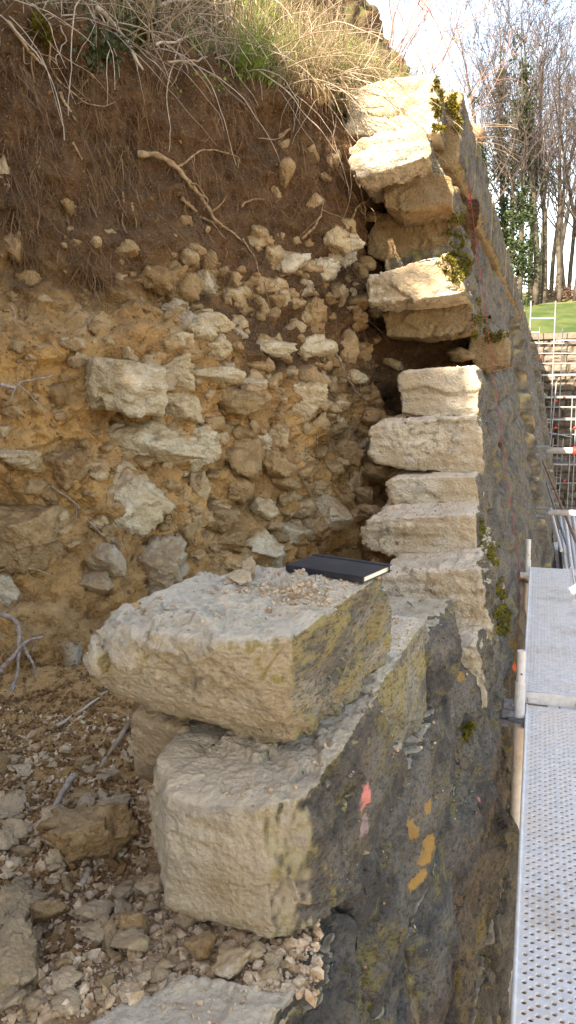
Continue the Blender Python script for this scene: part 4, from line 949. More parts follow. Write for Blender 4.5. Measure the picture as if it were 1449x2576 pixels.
# bramble and twig tangle
def arc_twig(b, p, d, L, r, seed, sides=4, sag=0.8, n=14):
    rs_ = np.random.RandomState(seed); pts = [np.array(p, float)]; d = np.array(d, float); d /= np.linalg.norm(d)
    for k in range(n):
        pts.append(pts[-1]+d*L/n); d = d + rs_.normal(size=3)*0.10 + np.array([0, 0, -sag/n]); d /= np.linalg.norm(d)
    b.tube(np.array(pts), np.linspace(r, r*0.35, len(pts)), sides, cap=False); return np.array(pts)
tb = MB(); P, N = crest_pts(520, -3.2, -0.7, 11.0, 14.6, 31)
for k in range(len(P)):
    d = N[k]*0.7 + rs.normal(size=3)*np.array([0.8, 0.4, 0.5]) + np.array([0.15, -0.1, 0.2]); L = rs.uniform(0.2, 0.75)
    pts = arc_twig(tb, P[k], d, L, rs.choice([0.0016, 0.0025, 0.0038]), k, 4, rs.uniform(0.2, 1.6))
    if k % 2 == 0:
        q = rs.randint(4, 10); arc_twig(tb, pts[q], (pts[q+1]-pts[q])/np.linalg.norm(pts[q+1]-pts[q]) + rs.normal(size=3)*0.6, L*0.5, 0.0016, k+999, 3, 0.8, 8)
o = tb.build('twig_tangle', M['stick'], smooth=True); tag(o, 'tangle of dry twigs and stems on the bank edge', 'twigs', kind='stuff')
def branch(px, off, r, mat, label, name='dead_branch', seed=0, twigs=4):
    pts = []
    for (x, y, o_) in px:
        p, nn = on_bank(x, y)
        if p is None: p = Vector(atY(x, y, 4.6))
        pts.append(np.array(p - Vector(ray(x, y)).normalized()*(off+o_)))
    c = wob(pts, 44, 0.012, seed); b = MB(); b.tube(c, r*np.linspace(1, 0.35, 44), 7); rs_ = np.random.RandomState(seed)
    for k in range(twigs):
        q = rs_.randint(10, 42); dd = c[q]-c[q-3]; dd /= np.linalg.norm(dd)
        arc_twig(b, c[q], dd+rs_.normal(size=3)*0.55, rs_.uniform(0.12, 0.3), r*0.3, seed*7+k, 4, 0.2, 9)
    o = b.build(name, mat, smooth=True); return tag(o, label, 'branch', 'dead branches on the bank')
tb = MB(); P, N = crest_pts(260, -2.6, -0.9, 11.0, 13.6, 37)  # second tangle, coloured pale to stand for sunlit twigs
for k in range(len(P)):
    d = N[k]*0.8 + rs.normal(size=3)*np.array([0.9, 0.3, 0.6]); arc_twig(tb, P[k], d, rs.uniform(0.25, 0.8), rs.choice([0.002, 0.003, 0.004]), 5000+k, 4, rs.uniform(0.6, 2.4))
o = tb.build('pale_twig_tangle', M['stick_p'], smooth=True); tag(o, 'twigs with sunlight put into their pale colour, hanging over the soil edge', 'twigs', kind='stuff')
branch([(240, 20, 0.05), (300, 75, 0.05), (340, 140, 0.03), (360, 175, 0.0)], 0.03, 0.013, M['stick_p'], 'straight grey dead branch slanting down beside the yellow moss', seed=1, twigs=2)
branch([(640, 5, 0.05), (690, 90, 0.08), (720, 150, 0.06), (745, 200, 0.0)], 0.03, 0.014, M['stick_p'], 'pale dead stem bending down at the top middle', seed=2)
branch([(390, 115, 0.1), (470, 95, 0.1), (540, 70, 0.12), (600, 15, 0.1)], 0.05, 0.006, M['stick_p'], 'thin pale bramble stem arching left from the top middle', seed=3)
branch([(420, 160, 0.06), (500, 150, 0.09), (580, 110, 0.12), (680, 60, 0.1)], 0.05, 0.006, M['stick'], 'brown bramble stem crossing the soil edge', seed=4)
branch([(640, 75, 0.12), (700, 110, 0.16), (760, 170, 0.1), (800, 200, 0.05)], 0.04, 0.006, M['stick_p'], 'pale twig hanging right of the pale dead stem', seed=5)
branch([(400, 10, 0.05), (480, 0, 0.05), (560, 8, 0.05), (640, -10, 0.05)], 0.03, 0.010, M['stick_p'], 'smooth pale branch along the top edge of the picture', seed=6, twigs=1)
# thin shrub against the sky at the top of the wall
def bush(px, Y, n, label, seed):
    p = atY(px[0], px[1], Y); root = empty('bare_bramble', p, label, 'bramble', 'bare brambles above the wall'); rs_ = np.random.RandomState(seed)
    for k in range(n):
        b = MB(); d = np.array([rs_.uniform(-0.3, 0.9), rs_.uniform(-0.3, 0.3), rs_.uniform(0.3, 1.0)]); L = rs_.uniform(0.5, 1.0)
        pts = arc_twig(b, p+rs_.normal(size=3)*0.05, d, L, 0.0045, seed*50+k, 5, 0.5, 18)
        for q in (6, 9, 12, 15):
            t = pts[q+1]-pts[q]; t /= np.linalg.norm(t); p2 = arc_twig(b, pts[q], t+rs_.normal(size=3)*0.6, L*0.35, 0.0025, seed+k*9+q, 4, 0.2, 8)
            for e in (3, 5, 7): arc_twig(b, p2[e], rs_.normal(size=3)+np.array([0, 0, 0.5]), 0.06, 0.0016, e+k, 3, 0, 3)
        b.build('stem', M['bramble'], root, smooth=True)
M['bramble'] = mat_plain('bramble_stem', rgb(0.20, 0.10, 0.085), rgb(0.28, 0.19, 0.14), 12, 0.7)
bush((1000, 130), 4.9, 7, 'bare reddish bramble above the grass, left of the sky', 3)
bush((1110, 160), 5.4, 6, 'bare reddish bramble reaching over the coping into the sky', 4)
bush((1165, 330), 7.4, 6, 'bare bramble growing out beside the log on the coping', 9)
# ivy among the twigs, top left
def ivy_patch(cx_, cy_, rx, ry, n, label, L=0.035, mat='ivy', name='ivy'):
    P = []; N = []
    for k in range(n):
        x, y = cx_+rs.normal()*rx, cy_+rs.normal()*ry; p, nn = on_bank(x, y)
        if p is None: continue
        P.append(np.array(p+nn*rs.uniform(0.01, 0.05))); N.append(np.array(nn)+rs.normal(size=3)*0.5)
    P, N = np.array(P), np.array(N); N /= np.linalg.norm(N, axis=1)[:, None]; v, f = leaf_cloud(P, N, L, L*0.9, int(cx_))
    return tag(obj_np(name, v, f, M[mat]), label, 'ivy')
ivy_patch(265, 125, 40, 28, 240, 'patch of dark ivy leaves on the upper left soil edge', 0.024)
ivy_patch(320, 60, 60, 25, 120, 'ivy leaves above the yellow moss near the top edge', 0.024)
ivy_patch(560, 195, 60, 18, 60, 'small green leaves at the soil edge below the dead stem', 0.022, 'grass', 'seedlings')['kind'] = 'stuff'
def moss_clump(cx_, cy_, rx, ry, tilt, n, label):
    b = MB()
    for k in range(n):
        a, q = rs.uniform(0, 6.28), math.sqrt(rs.rand()); u, v_ = rx*q*math.cos(a), ry*q*math.sin(a)
        x = cx_+u*math.cos(tilt)-v_*math.sin(tilt); y = cy_+u*math.sin(tilt)+v_*math.cos(tilt); p, nn = on_bank(x, y)
        if p is None: continue
        p = np.array(p); nn = np.array(nn); p = p + nn*0.05*(1-q*q)
        for j in range(4):
            dv = nn+rs.normal(size=3)*0.7; dv /= np.linalg.norm(dv); sd = np.cross(dv, rs.normal(size=3)); sd /= np.linalg.norm(sd); Lm = rs.uniform(0.01, 0.028)
            b.add([p-sd*0.002, p+sd*0.002, p+dv*Lm*0.6+sd*0.0025, p+dv*Lm, p+dv*Lm*0.6-sd*0.0025], [(0, 1, 2, 3, 4)])
    tag(b.build('moss_clump', M['moss']), label, 'moss')
moss_clump(358, 85, 18, 48, 0.3, 520, 'bright yellow moss tuft on a stem at the upper left')
moss_clump(112, 75, 14, 36, -0.3, 300, 'olive moss tuft in the top left corner')

# ------------------------------------------------------------------ notebook
def notebook():
    q = [atZ(x, y, -0.435) for x, y in ((915, 1462), (730, 1432), (973, 1434))]
    u = q[1]-q[0]; u /= np.linalg.norm(u); v_ = np.cross(u, [0, 0, -1.0]); 
    if v_ @ (q[2]-q[0]) < 0: v_ = -v_
    Lg, Wd, T = 0.205, 0.13, 0.0145
    hs = []
    for a in np.linspace(0.02, 0.98, 9):
        for c in np.linspace(0.02, 0.98, 6):
            p = q[0]+u*Lg*a+v_*Wd*c; h = BT.ray_cast(Vector((p[0], p[1], -0.2)), Vector((0, 0, -1)))
            if h[0] is not None and h[0].z > -0.6: hs.append(h[0].z)
    z = float(np.percentile(hs, 92)) if hs else -0.44
    o_ = np.array([q[0][0], q[0][1], z]); root = empty('notebook', o_, 'closed black notebook with elastic band lying on the biggest block', 'notebook')
    def slab(x0, x1, y0, y1, z0, z1, name, mat, parent, rc=0.006, bev=0.0012):
        bm = bmesh.new(); ring = []
        for (cx_, cy_, a0) in ((x1-rc, y1-rc, 0), (x0+rc, y1-rc, 90), (x0+rc, y0+rc, 180), (x1-rc, y0+rc, 270)):
            for k in range(5): a = rad(a0+k*22.5); ring.append((cx_+rc*math.cos(a), cy_+rc*math.sin(a)))
        lo = [bm.verts.new((*r_, z0)) for r_ in ring]; hi = [bm.verts.new((*r_, z1)) for r_ in ring]
        bm.faces.new(lo[::-1]); bm.faces.new(hi)
        for k in range(len(ring)): j = (k+1) % len(ring); bm.faces.new((lo[k], lo[j], hi[j], hi[k]))
        bmesh.ops.bevel(bm, geom=[e for e in bm.edges if abs(e.verts[0].co.z-e.verts[1].co.z) < 1e-6], offset=bev, segments=2, affect='EDGES')
        vv = np.array([x.co[:] for x in bm.verts]); fs = {}
        for f in bm.faces: fs.setdefault(len(f.verts), []).append([x.index for x in f.verts])
        bm.verts.index_update(); fs = {}
        for f in bm.faces: fs.setdefault(len(f.verts), []).append([x.index for x in f.verts])
        bm.free(); W3 = o_[None] + vv[:, :1]*u[None] + vv[:, 1:2]*v_[None] + vv[:, 2:3]*np.array([[0, 0, 1.0]])
        return obj_np(name, W3, [np.array(x) for x in fs.values()], mat, parent, origin=tuple(o_), smooth=False)
    slab(0, Lg, 0, Wd, 0, 0.002, 'back_cover', M['cover'], root); slab(0, Lg, 0, Wd, T-0.002, T, 'front_cover', M['cover'], root)
    slab(0, Lg, -0.0015, 0.004, 0.0003, T-0.0003, 'spine', M['cover'], root, 0.0015, 0.0008)
    slab(0.003, Lg-0.003, 0.004, Wd-0.003, 0.0022, T-0.0022, 'pages', M['paper'], root, 0.004, 0.0002)
    b = [slab(-0.0012, Lg+0.0012, Wd-0.022, Wd-0.015, T+0.0002, T+0.0012, 'elastic_band', M['band'], root, 0.0005, 0.0002)]
    slab(-0.0014, -0.0003, Wd-0.022, Wd-0.015, -0.0005, T+0.001, 'elastic_band', M['band'], root, 0.0004, 0.0001)
def mat_cover():
    n = NT('black_cover'); c = n.mix(n.ramp(n.noise(14, 6, 0.7), 0.45, 0.7, 0, 0.5), rgb(0.012, 0.013, 0.018), rgb(0.05, 0.052, 0.06)); n.bump(n.noise(400, 3, 0.6), 0.12, 0.001)
    n.b.inputs['Specular IOR Level'].default_value = 0.45; return n.done(c, 0.48)
M['cover'] = mat_cover(); M['band'] = mat_plain('elastic', rgb(0.012, 0.012, 0.014), None, 30, 0.7)
def mat_paper():
    n = NT('page_edges'); z = n.xyz(n.pos)[2]; wv = n.noise(1.0, 2, 0.5, vec=n.vmath('MULTIPLY', n.pos, (20, 20, 1800)))
    return n.done(n.mix(wv, rgb(0.80, 0.76, 0.66), rgb(0.58, 0.53, 0.43)), 0.8)
M['paper'] = mat_paper(); notebook()

# ------------------------------------------------------------------ red string line
M['string'] = mat_plain('red_string', rgb(0.36, 0.04, 0.06), None, 30, 0.7)
r = ray(1178, 456); top = r*(-0.48/r[0]); r2 = ray(1326, 1580); bot = r2*((top[1]-0.05)/r2[1])
b = MB(); b.tube(np.linspace(top, bot, 12), 0.0016, 5); s_ = b.build('string_line', M['string']); tag(s_, 'thin red string stretched down the wall face from the coping', 'string')
k2 = MB()
for j in range(3): k2.tube(np.array([top+[0.004, -0.004, -0.02*j], top+[0.01+0.006*j, -0.012, -0.05-0.03*j], top+[0.0, -0.01, -0.1-0.02*j]]), 0.0018, 4)
k2.build('knot', M['string'], s_)

# ------------------------------------------------------------------ near scaffolding
def plank(x0, y0, y1, z, label, W=0.32):
    root = empty('steel_plank', ((x0+x0+W)/2, (y0+y1)/2, z-0.06), label, 'plank', 'perforated steel scaffold planks')
    px_, m = 0.0172, 0.034; V = []; Fq = []; off = 0; a = np.arange(8)*math.pi/4 + math.pi/8
    ring = np.stack([np.cos(a), np.sin(a)], 1)*0.0064
    sq = np.array([[1, 0.4], [0.4, 1], [-0.4, 1], [-1, 0.4], [-1, -0.4], [-0.4, -1], [0.4, -1], [1, -0.4]])
    xs = []; x = x0+0.030
    for g in range(5):
        for c in range(3): xs.append((x, c % 2)); x += px_
        x += 0.0035
    hw, hm = px_/2, m/2; rows = int((y1-y0-0.05)/m); P0 = []
    for (xc, odd) in xs:
        for r_ in range(rows): P0.append((xc, y0+0.025+m*(r_+0.5)+(hm if odd else 0)))
    P0 = np.array(P0); n = len(P0); oc = np.array([[1, 0.5], [0.5, 1], [-0.5, 1], [-1, 0.5], [-1, -0.5], [-0.5, -1], [0.5, -1], [1, -0.5]])*np.array([hw, hm])
    oc = np.array([[hw, hm*0.4], [hw*0.4, hm], [-hw*0.4, hm], [-hw, hm*0.4], [-hw, -hm*0.4], [-hw*0.4, -hm], [hw*0.4, -hm], [hw, -hm*0.4]])
    co = np.array([[hw, hm], [-hw, hm], [-hw, -hm], [hw, -hm]])
    o_ = np.concatenate([np.concatenate([P0[:, None]+q[None], np.full((n, len(q), 1), zz)], 2) for q, zz in ((oc, z), (ring, z-0.0008), (ring*0.92, z-0.004), (co, z))], 1) if False else None
    parts = [(oc, z), (ring*1.25, z), (ring, z-0.0016), (ring*0.95, z-0.005), (co, z)]
    vv = np.concatenate([np.concatenate([P0[:, None, :]+q[None], np.full((n, len(q), 1), zz)], 2) for q, zz in parts], 1)
    k = np.arange(8); k2_ = (k+1) % 8; q = np.concatenate([np.stack([k+8*l, k2_+8*l, k2_+8*l+8, k+8*l+8], 1) for l in range(3)])
    tri = np.array([[0, 32, 1], [2, 33, 3], [4, 34, 5], [6, 35, 7]])
    b0 = (np.arange(n)*36)[:, None, None]
    plate = [(q[None]+b0).reshape(-1, 4), (tri[None]+b0).reshape(-1, 3)]; VV = [vv.reshape(-1, 3)]; offn = n*36; quads = []
    def quad(xa, xb, ya, yb):
        nonlocal offn
        VV.append(np.array([[xa, ya, z], [xb, ya, z], [xb, yb, z], [xa, yb, z]])); quads.append([offn, offn+1, offn+2, offn+3]); offn += 4
    ye = y0+0.025+m*rows
    quad(x0+0.012, xs[0][0]-hw, y0, y1); quad(xs[-1][0]+hw, x0+W-0.012, y0, y1)
    for g in range(4): quad(xs[g*3+2][0]+hw, xs[g*3+3][0]-hw, y0, y1)
    for (xc, odd) in xs: quad(xc-hw, xc+hw, y0, y0+0.025+(hm if odd else 0)); quad(xc-hw, xc+hw, ye+(hm if odd else 0), y1)
    plate[0] = np.concatenate([plate[0], np.array(quads)])
    obj_np('deck_plate', np.concatenate(VV), plate, M['galv'], root, smooth=False)
    for (xa, xb) in ((x0, x0+0.012), (x0+W-0.012, x0+W)):
        e = MB(); n_ = 9; an = np.linspace(0, math.pi, n_); yl = (y0, y1)
        prof = [(xa, z-0.062), (xa, z+0.002)] + [(xa+0.006-0.006*math.cos(t), z+0.002+0.005*math.sin(t)) for t in an[1:-1]] + [(xb, z+0.002), (xb, z-0.03)]
        pts = [(p_[0], yy, p_[1]) for yy in yl for p_ in prof]; L_ = len(prof)
        e.add(pts, [(j, j+1, j+1+L_, j+L_) for j in range(L_-1)]); e.build('side_rail', M['galv'], root)
    for yy in (y0, y1):
        e = MB(); e.box((x0+0.013, yy-0.004 if yy == y0 else yy, z-0.06), (x0+W-0.013, yy if yy == y0 else yy+0.004, z-0.001)); e.box((x0+0.03, yy-0.03 if yy == y0 else yy+0.004, z-0.045), (x0+0.075, yy-0.004 if yy == y0 else yy+0.03, z-0.03)); e.box((x0+W-0.075, yy-0.03 if yy == y0 else yy+0.004, z-0.045), (x0+W-0.03, yy-0.004 if yy == y0 else yy+0.03, z-0.03))
        e.build('end_plate', M['galv'], root)
    return root
DZ = -1.51
plank(-0.030, 3.66, 6.14, DZ, 'perforated steel plank, the farther one in line with the wall')
plank(-0.012, 0.58, 3.60, DZ-0.045, 'perforated steel plank nearest the photographer at the right edge')
plank(0.315, 3.66, 6.14, DZ-0.004, 'perforated steel plank beside the farther one, cut off by the right edge')
plank(0.335, 0.58, 3.60, DZ-0.049, 'perforated steel plank beside the nearest one, beyond the right edge')
M['red'] = mat_plain('red_plastic', rgb(0.75, 0.05, 0.03), rgb(0.6, 0.04, 0.03), 30, 0.5)
M['rust'] = mat_plain('rusty_steel', rgb(0.13, 0.07, 0.045), rgb(0.22, 0.14, 0.10), 30, 0.9)
M['dark'] = mat_plain('dark_steel', rgb(0.10, 0.105, 0.11), rgb(0.20, 0.20, 0.21), 30, 0.6, 0.4)
sc = empty('scaffolding', (0.3, 4.0, GZ), 'galvanised tube scaffolding carrying the perforated planks beside the wall', 'scaffolding')
def post(px, pyt, pyc, Y, dx=0.0):
    p = atY(px, pyt, Y); q = atY(px, pyc, Y); x, z1, z0 = p[0]+dx, p[2], q[2]
    b = MB(); b.tube([(x, Y, GZ), (x, Y, z0-0.004), (x, Y, z0)], [0.0243, 0.0243, 0.0238], 18); st = b.build('standard', M['galv'], sc, smooth=False)
    b = MB(); b.tube([(x, Y, z0-0.02), (x, Y, z1-0.003), (x, Y, z1)], [0.0192, 0.0192, 0.0182], 18); b.build('spigot', M['galv'], st)
    b = MB(); b.tube([(x+0.004, Y-0.0186, z0+0.045), (x+0.004, Y-0.0197, z0+0.045)], 0.005, 10); b.build('pin_hole', M['dark'], st)
    b = MB(); zc = z0-0.17; b.tube([(x, Y, zc-0.005), (x, Y, zc+0.005)], 0.061, 20); b.box((x-0.075, Y-0.028, zc+0.008), (x-0.022, Y+0.028, zc+0.04)); b.box((x-0.085, Y-0.03, zc-0.04), (x-0.02, Y+0.03, zc-0.008))
    b.box((x-0.07, Y-0.012, zc+0.03), (x-0.03, Y+0.02, zc+0.075)); b.tube([(x-0.11, Y-0.01, zc-0.002), (x-0.02, Y-0.01, zc-0.002)], 0.008, 8); b.build('wedge_coupler', M['dark'], st)
    return x
xa = post(1312, 1637, 1716, 3.48); xb_ = post(1330, 1357, 1409, 6.25)
for Y in (3.62, 6.2):
    b = MB(); b.tube([(-0.10, Y, DZ-0.085), (1.2, Y, DZ-0.085)], 0.0243, 12); b.build('transom', M['galv'], sc)
for x in (1.05,):
    for Y in (3.48, 6.25):
        b = MB(); b.tube([(x, Y, GZ), (x, Y, 0.4)], 0.0243, 12); b.build('standard', M['galv'], sc)
for z in (-3.5,):
    b = MB(); b.tube([(xa, 3.48, z), (xb_, 6.25, z)], 0.0243, 12); b.build('ledger', M['galv'], sc)
# the lower lift beyond
for k in range(5):
    b = MB(); b.box((0.0+0.33*k, 7.2, -3.55), (0.31+0.33*k, 16.5, -3.50)); b.build('deck_board', M['galv'], sc)
def tie_tube(px, py, Y, label, red=False, L=2.5):
    p = atY(px, py, Y); root = empty('scaffold_tube', p, label, 'tube', 'tie tubes braced against the wall'); x, y, z = p
    b = MB(); b.tube([(x+0.05, y, z), (x+L, y, z)], 0.0243, 16); b.build('tube', M['galv'], root, smooth=True)
    b = MB(); b.box((x-0.04, y-0.03, z+0.02), (x+0.06, y+0.03, z+0.034)); b.box((x-0.04, y-0.03, z-0.034), (x+0.06, y+0.03, z-0.02)); b.box((x+0.03, y-0.027, z-0.02), (x+0.05, y+0.027, z+0.02)); b.build('fork_head', M['dark'], root)
    if red:
        b = MB(); b.tube([(x+0.215, y, z), (x+0.22, y, z), (x+0.33, y, z), (x+0.335, y, z)], [0.02, 0.029, 0.029, 0.02], 16); b.build('end_cap', M['red'], root, smooth=True)
tie_tube(1362, 1133, 6.1, 'upper grey tie tube with a red cap pointing at the wall', True)
tie_tube(1362, 1288, 6.2, 'lower grey tie tube pointing at the wall above the planks')
for k, (x0_, y0_, x1_, y1_, Y0_, Y1_, lab, m) in enumerate([(1366, 1160, 1449, 1362, 9.0, 7.5, 'long rusty rod leaning across behind the tie tubes', 'rust'), (1375, 1215, 1425, 1370, 12.0, 10.0, 'grey rod leaning against the wall behind the lower tie tube', 'dark'), (1385, 1280, 1412, 1385, 11.5, 10.0, 'short grey tube leaning beside the wall behind the planks', 'galv')]):
    b = MB(); b.tube(np.array([atY(x0_, y0_, Y0_), atY(x1_, y1_, Y1_)]), 0.014 if m != 'galv' else 0.02, 8); tag(b.build('leaning_rod', M[m]), lab, 'rod')
for k in range(7):
    b = MB(); x = 0.50+0.075*k; z = -3.46+0.03*(k % 2); b.tube([(x, 12.6, z+0.35), (x-0.05, 15.6, z+0.75)], 0.03, 10)
    tag(b.build('stacked_tube', M['galv']), ('first second third fourth fifth sixth last'.split()[k])+' grey tube from the left in the stack on the lower lift', 'tube', 'stacked tubes on the lower lift')
b = MB(); b.box((0.45, 12.4, -3.49), (1.1, 15.8, -3.10)); tag(b.build('board_stack', M['galv']), 'stack of grey boards under the tubes on the lower lift', 'boards')

# ------------------------------------------------------------------ far wall, its coping and scaffolding
fw = empty('retaining_wall', (3.0, FARY, GZ), 'grey rock-faced stone wall behind the distant scaffolding', 'wall')
M['farstone'] = mat_stone('far_stone', pale=rgb(0.17, 0.15, 0.125), warm=rgb(0.12, 0.10, 0.075), grey=rgb(0.10, 0.092, 0.082), bump=0.8, ochre=0.2, white=0.3)
M['mortar'] = mat_plain('mortar', rgb(0.05, 0.043, 0.035), rgb(0.08, 0.066, 0.05), 5, 0.95)
b = MB(); b.box((-2.0, FARY+0.06, GZ-0.2), (22.0, FARY+1.0, 1.5)); b.build('core', M['mortar'], fw)
FV = []
for k in range(8):
    pts = [(x, y, z) for x in (0.006, 0.994) for y in (0, 0.25) for z in (0.012, 0.988)]
    nx_, nz_ = 13, 9; gx, gz = np.meshgrid(np.linspace(0, 1, nx_), np.linspace(0, 1, nz_)); e = np.minimum(np.minimum(gx, 1-gx)*0.8, np.minimum(gz, 1-gz)*0.42)
    yv = 0.10 - 0.15*np.clip(e/0.13, 0, 1)**0.7 + 0.06*fbm(np.stack([gx.ravel()*3+k*7, gz.ravel()*2, gx.ravel()*0+k], 1), 3).reshape(gx.shape)*np.clip(e/0.06, 0, 1)
    p = np.stack([gx.ravel()*0.985+0.0075, yv.ravel(), gz.ravel()*0.965+0.0175], 1); i = (np.arange(nz_-1)[:, None]*nx_+np.arange(nx_-1)[None, :]).ravel()
    FV.append(mesh_np('stone', p, np.stack([i, i+1, i+nx_+1, i+nx_], 1), M['farstone'], False))
rs = np.random.RandomState(9); z = GZ; row = 0
while z < 1.25:
    h = rs.uniform(0.36, 0.46); h = min(h, 1.32-z) if z+h > 1.2 else h; x = -0.6 - rs.rand()*0.6
    while x < 5.5:
        L = rs.uniform(0.5, 1.05); o = bpy.data.objects.new('stone', FV[rs.randint(8)]); link(o, (x, FARY, z), fw); o.scale = (L, 1, h); x += L
    z += h; row += 1
for k in range(16):
    b = MB(); b.box((-1.0+1.4*k, FARY-0.10, 1.34), (0.392+1.4*k, FARY+0.6, 1.60)); b.build('coping_stone', M['farstone'], fw)
sf = empty('scaffolding', (1.0, FARY-1.2, GZ), 'tall silver scaffolding standing in front of the far wall', 'scaffolding')
def ftube(x0_, y0_, x1_, y1_, Y, name, r=0.021, Y1=None):
    b = MB(); b.tube(np.array([atY(x0_, y0_, Y), atY(x1_, y1_, Y1 or Y)]), r, 8); return b.build(name, M['galv_f'], sf)
M['galv_f'] = mat_plain('weathered_tube', rgb(0.22, 0.23, 0.245), rgb(0.32, 0.325, 0.335), 3, 0.5, 0.4)
YF, YB = FARY-1.5, FARY-0.6
def fstd(px, ytop, Y):
    p = atY(px, ytop, Y); b = MB(); b.tube([(p[0], Y, GZ), (p[0], Y, p[2])], 0.025, 8); b.build('standard', M['galv_f'], sf)
for px, yt, Y in ((1336, 757, YF), (1398, 757, YF), (1357, 822, YB), (1416, 822, YB), (1440, 995, YF), (1463, 757, YF), (1367, 940, YB), (1482, 822, YB)): fstd(px, yt, Y)
for y_, xa_, xc_ in ((801, 1336, 1398), (836, 1336, 1357), (856, 1398, 1470), (864, 1336, 1420), (889, 1338, 1475), (914, 1338, 1475), (1024, 1352, 1475), (1093, 1358, 1475), (1140, 1362, 1475), (1215, 1366, 1475)):
    ftube(xa_, y_, xc_, y_, YF, 'ledger')
for y_ in (942, 998, 1053, 1165):
    p = atY(1340, y_, YF); b = MB(); b.box((p[0], YF, p[2]-0.07), (p[0]+2.6, YB, p[2])); b.build('deck', M['galv_f'], sf)
for (a, b_, c, d_) in ((1345, 960, 1375, 998), (1345, 1053, 1385, 1064), (1372, 1240, 1400, 960), (1440, 1100, 1352, 1082)): ftube(a, b_, c, d_, YF-0.05, 'brace', 0.026)
for px, y_ in ((1343, 866), (1357, 901), (1419, 998), (1399, 1008), (1398, 1076), (1446, 1076), (1420, 1210)):
    p = atY(px, y_, YF); b = MB(); b.tube([(p[0]-0.05, YF-0.02, p[2]), (p[0]+0.05, YF-0.02, p[2])], 0.05, 8); b.build('red_clip', M['red'], sf)
p = atY(1385, 1130, YF+0.3)
lad = MB()
for dx in (0, 0.42): lad.tube([(p[0]+dx, YF+0.2, GZ), (p[0]+dx+0.1, YF+0.75, GZ+3.2)], 0.025, 6)
for k in range(11): lad.tube([(p[0]+0.1*k/11, YF+0.2+0.55*k/11, GZ+0.28*k+0.1), (p[0]+0.42+0.1*k/11, YF+0.2+0.55*k/11, GZ+0.28*k+0.1)], 0.018, 6)
lad.build('ladder', M['galv_f'], sf)

# log lying on the coping
p = atY(1166, 322, 6.9); q = atY(1208, 342, 6.75); b = MB(); b.tube(wob([p-(q-p)*1.2, p, (p+q)/2+[0, 0, 0.01], q], 20, 0.012, 4), np.full(20, 0.055), 12)
o = b.build('log', M['log'] if 'log' in M else mat_plain('log_bark', rgb(0.17, 0.115, 0.08), rgb(0.29, 0.19, 0.12), 15, 0.9, 0, 0.6, 60), smooth=True); tag(o, 'short broken log sticking out over the coping', 'log')

# sticks lying on the rubble
def stick(px, r, label, seed, mat='stick_p'):
    pts = []
    for x, y in px:
        a = atZ(x, y, -1.06); z = floor_at(a[0], a[1]); a = atZ(x, y, z); pts.append(a+np.array([0, 0, r+0.012]))
    c = wob(pts, 30, 0.008, seed); b = MB(); b.tube(c, r*np.linspace(1, 0.55, 30)*(1+0.12*np.sin(np.arange(30)*1.7)), 7); tag(b.build('stick', M[mat], smooth=True), label, 'stick', 'sticks in the rubble')
stick([(145, 1838), (190, 1812), (235, 1775), (272, 1748)], 0.006, 'grey stick lying on the soil left of the big blocks', 1)
stick([(325, 1835), (285, 1885), (250, 1950), (228, 1982)], 0.008, 'brown stick beside the wedged chunk of stone', 2, 'stick')
stick([(190, 1968), (160, 2010), (130, 2055), (95, 2100)], 0.009, 'straight grey stick among the pale rubble', 3)
stick([(222, 2204), (205, 2240), (150, 2275), (80, 2302)], 0.008, 'forked grey stick below the big triangular stone', 4)

# ------------------------------------------------------------------ bare trees on the hill
def tree_mesh(seed, h, spread=1.0):
    rs_ = np.random.RandomState(seed); tr = MB(); cr = MB(); tips = []
    def poly(p, d, L, n, wig, up):
        pts = [p]
        for k in range(n):
            d = d + rs_.normal(size=3)*wig + np.array([0, 0, up]); d /= np.linalg.norm(d); pts.append(pts[-1]+d*L/n)
        return np.array(pts), d
    r0 = 0.011*h*rs_.uniform(0.85, 1.15)
    tp, d = poly(np.zeros(3), np.array([rs_.normal()*0.05, rs_.normal()*0.05, 1.0]), h*0.92, 14, 0.035, 0.03)
    tr.tube(tp, np.maximum(r0*(1-np.linspace(0, 1, 15)**1.2*0.93), 0.012), 8)
    n1 = rs_.randint(15, 20)
    for i in range(n1):
        u = 0.28+0.7*(i+rs_.rand())/n1; k = min(int(u*14), 13); p = tp[k]+(tp[k+1]-tp[k])*(u*14-k)
        a = rs_.uniform(0, 6.283); dd = np.array([math.cos(a)*0.75*spread, math.sin(a)*0.75*spread, 0.75+0.5*u]); dd /= np.linalg.norm(dd)
        L1 = h*(0.40-0.26*u)*rs_.uniform(0.7, 1.2); r1 = r0*(1-u*0.85)*0.42
        b1, _ = poly(p, dd, L1, 8, 0.10, 0.05); cr.tube(b1, np.linspace(r1, 0.011, 9), 5, cap=False)
        for j in range(7):
            q = rs_.randint(2, 9) if j else 8; p2 = b1[q]; dv = b1[q]-b1[q-1]; dv /= np.linalg.norm(dv); dv = dv + rs_.normal(size=3)*0.55; dv[2] += 0.15
            L2 = L1*rs_.uniform(0.3, 0.6); b2, _ = poly(p2, dv/np.linalg.norm(dv), L2, 5, 0.13, 0.05); cr.tube(b2, np.linspace(max(r1*0.35, 0.012), 0.008, 6), 3, cap=False)
            for e in range(7):
                q2 = rs_.randint(1, 6); dv = b2[q2]-b2[q2-1]; dv = dv/np.linalg.norm(dv) + rs_.normal(size=3)*0.6; dv[2] += 0.2
                b3, _ = poly(b2[q2], dv/np.linalg.norm(dv), max(L2*rs_.uniform(0.3, 0.6), 0.35), 3, 0.15, 0.06); cr.tube(b3, np.linspace(0.009, 0.005, 4), 3, cap=False); tips.append(b3)
    return tr, cr, tp, r0
TP = []
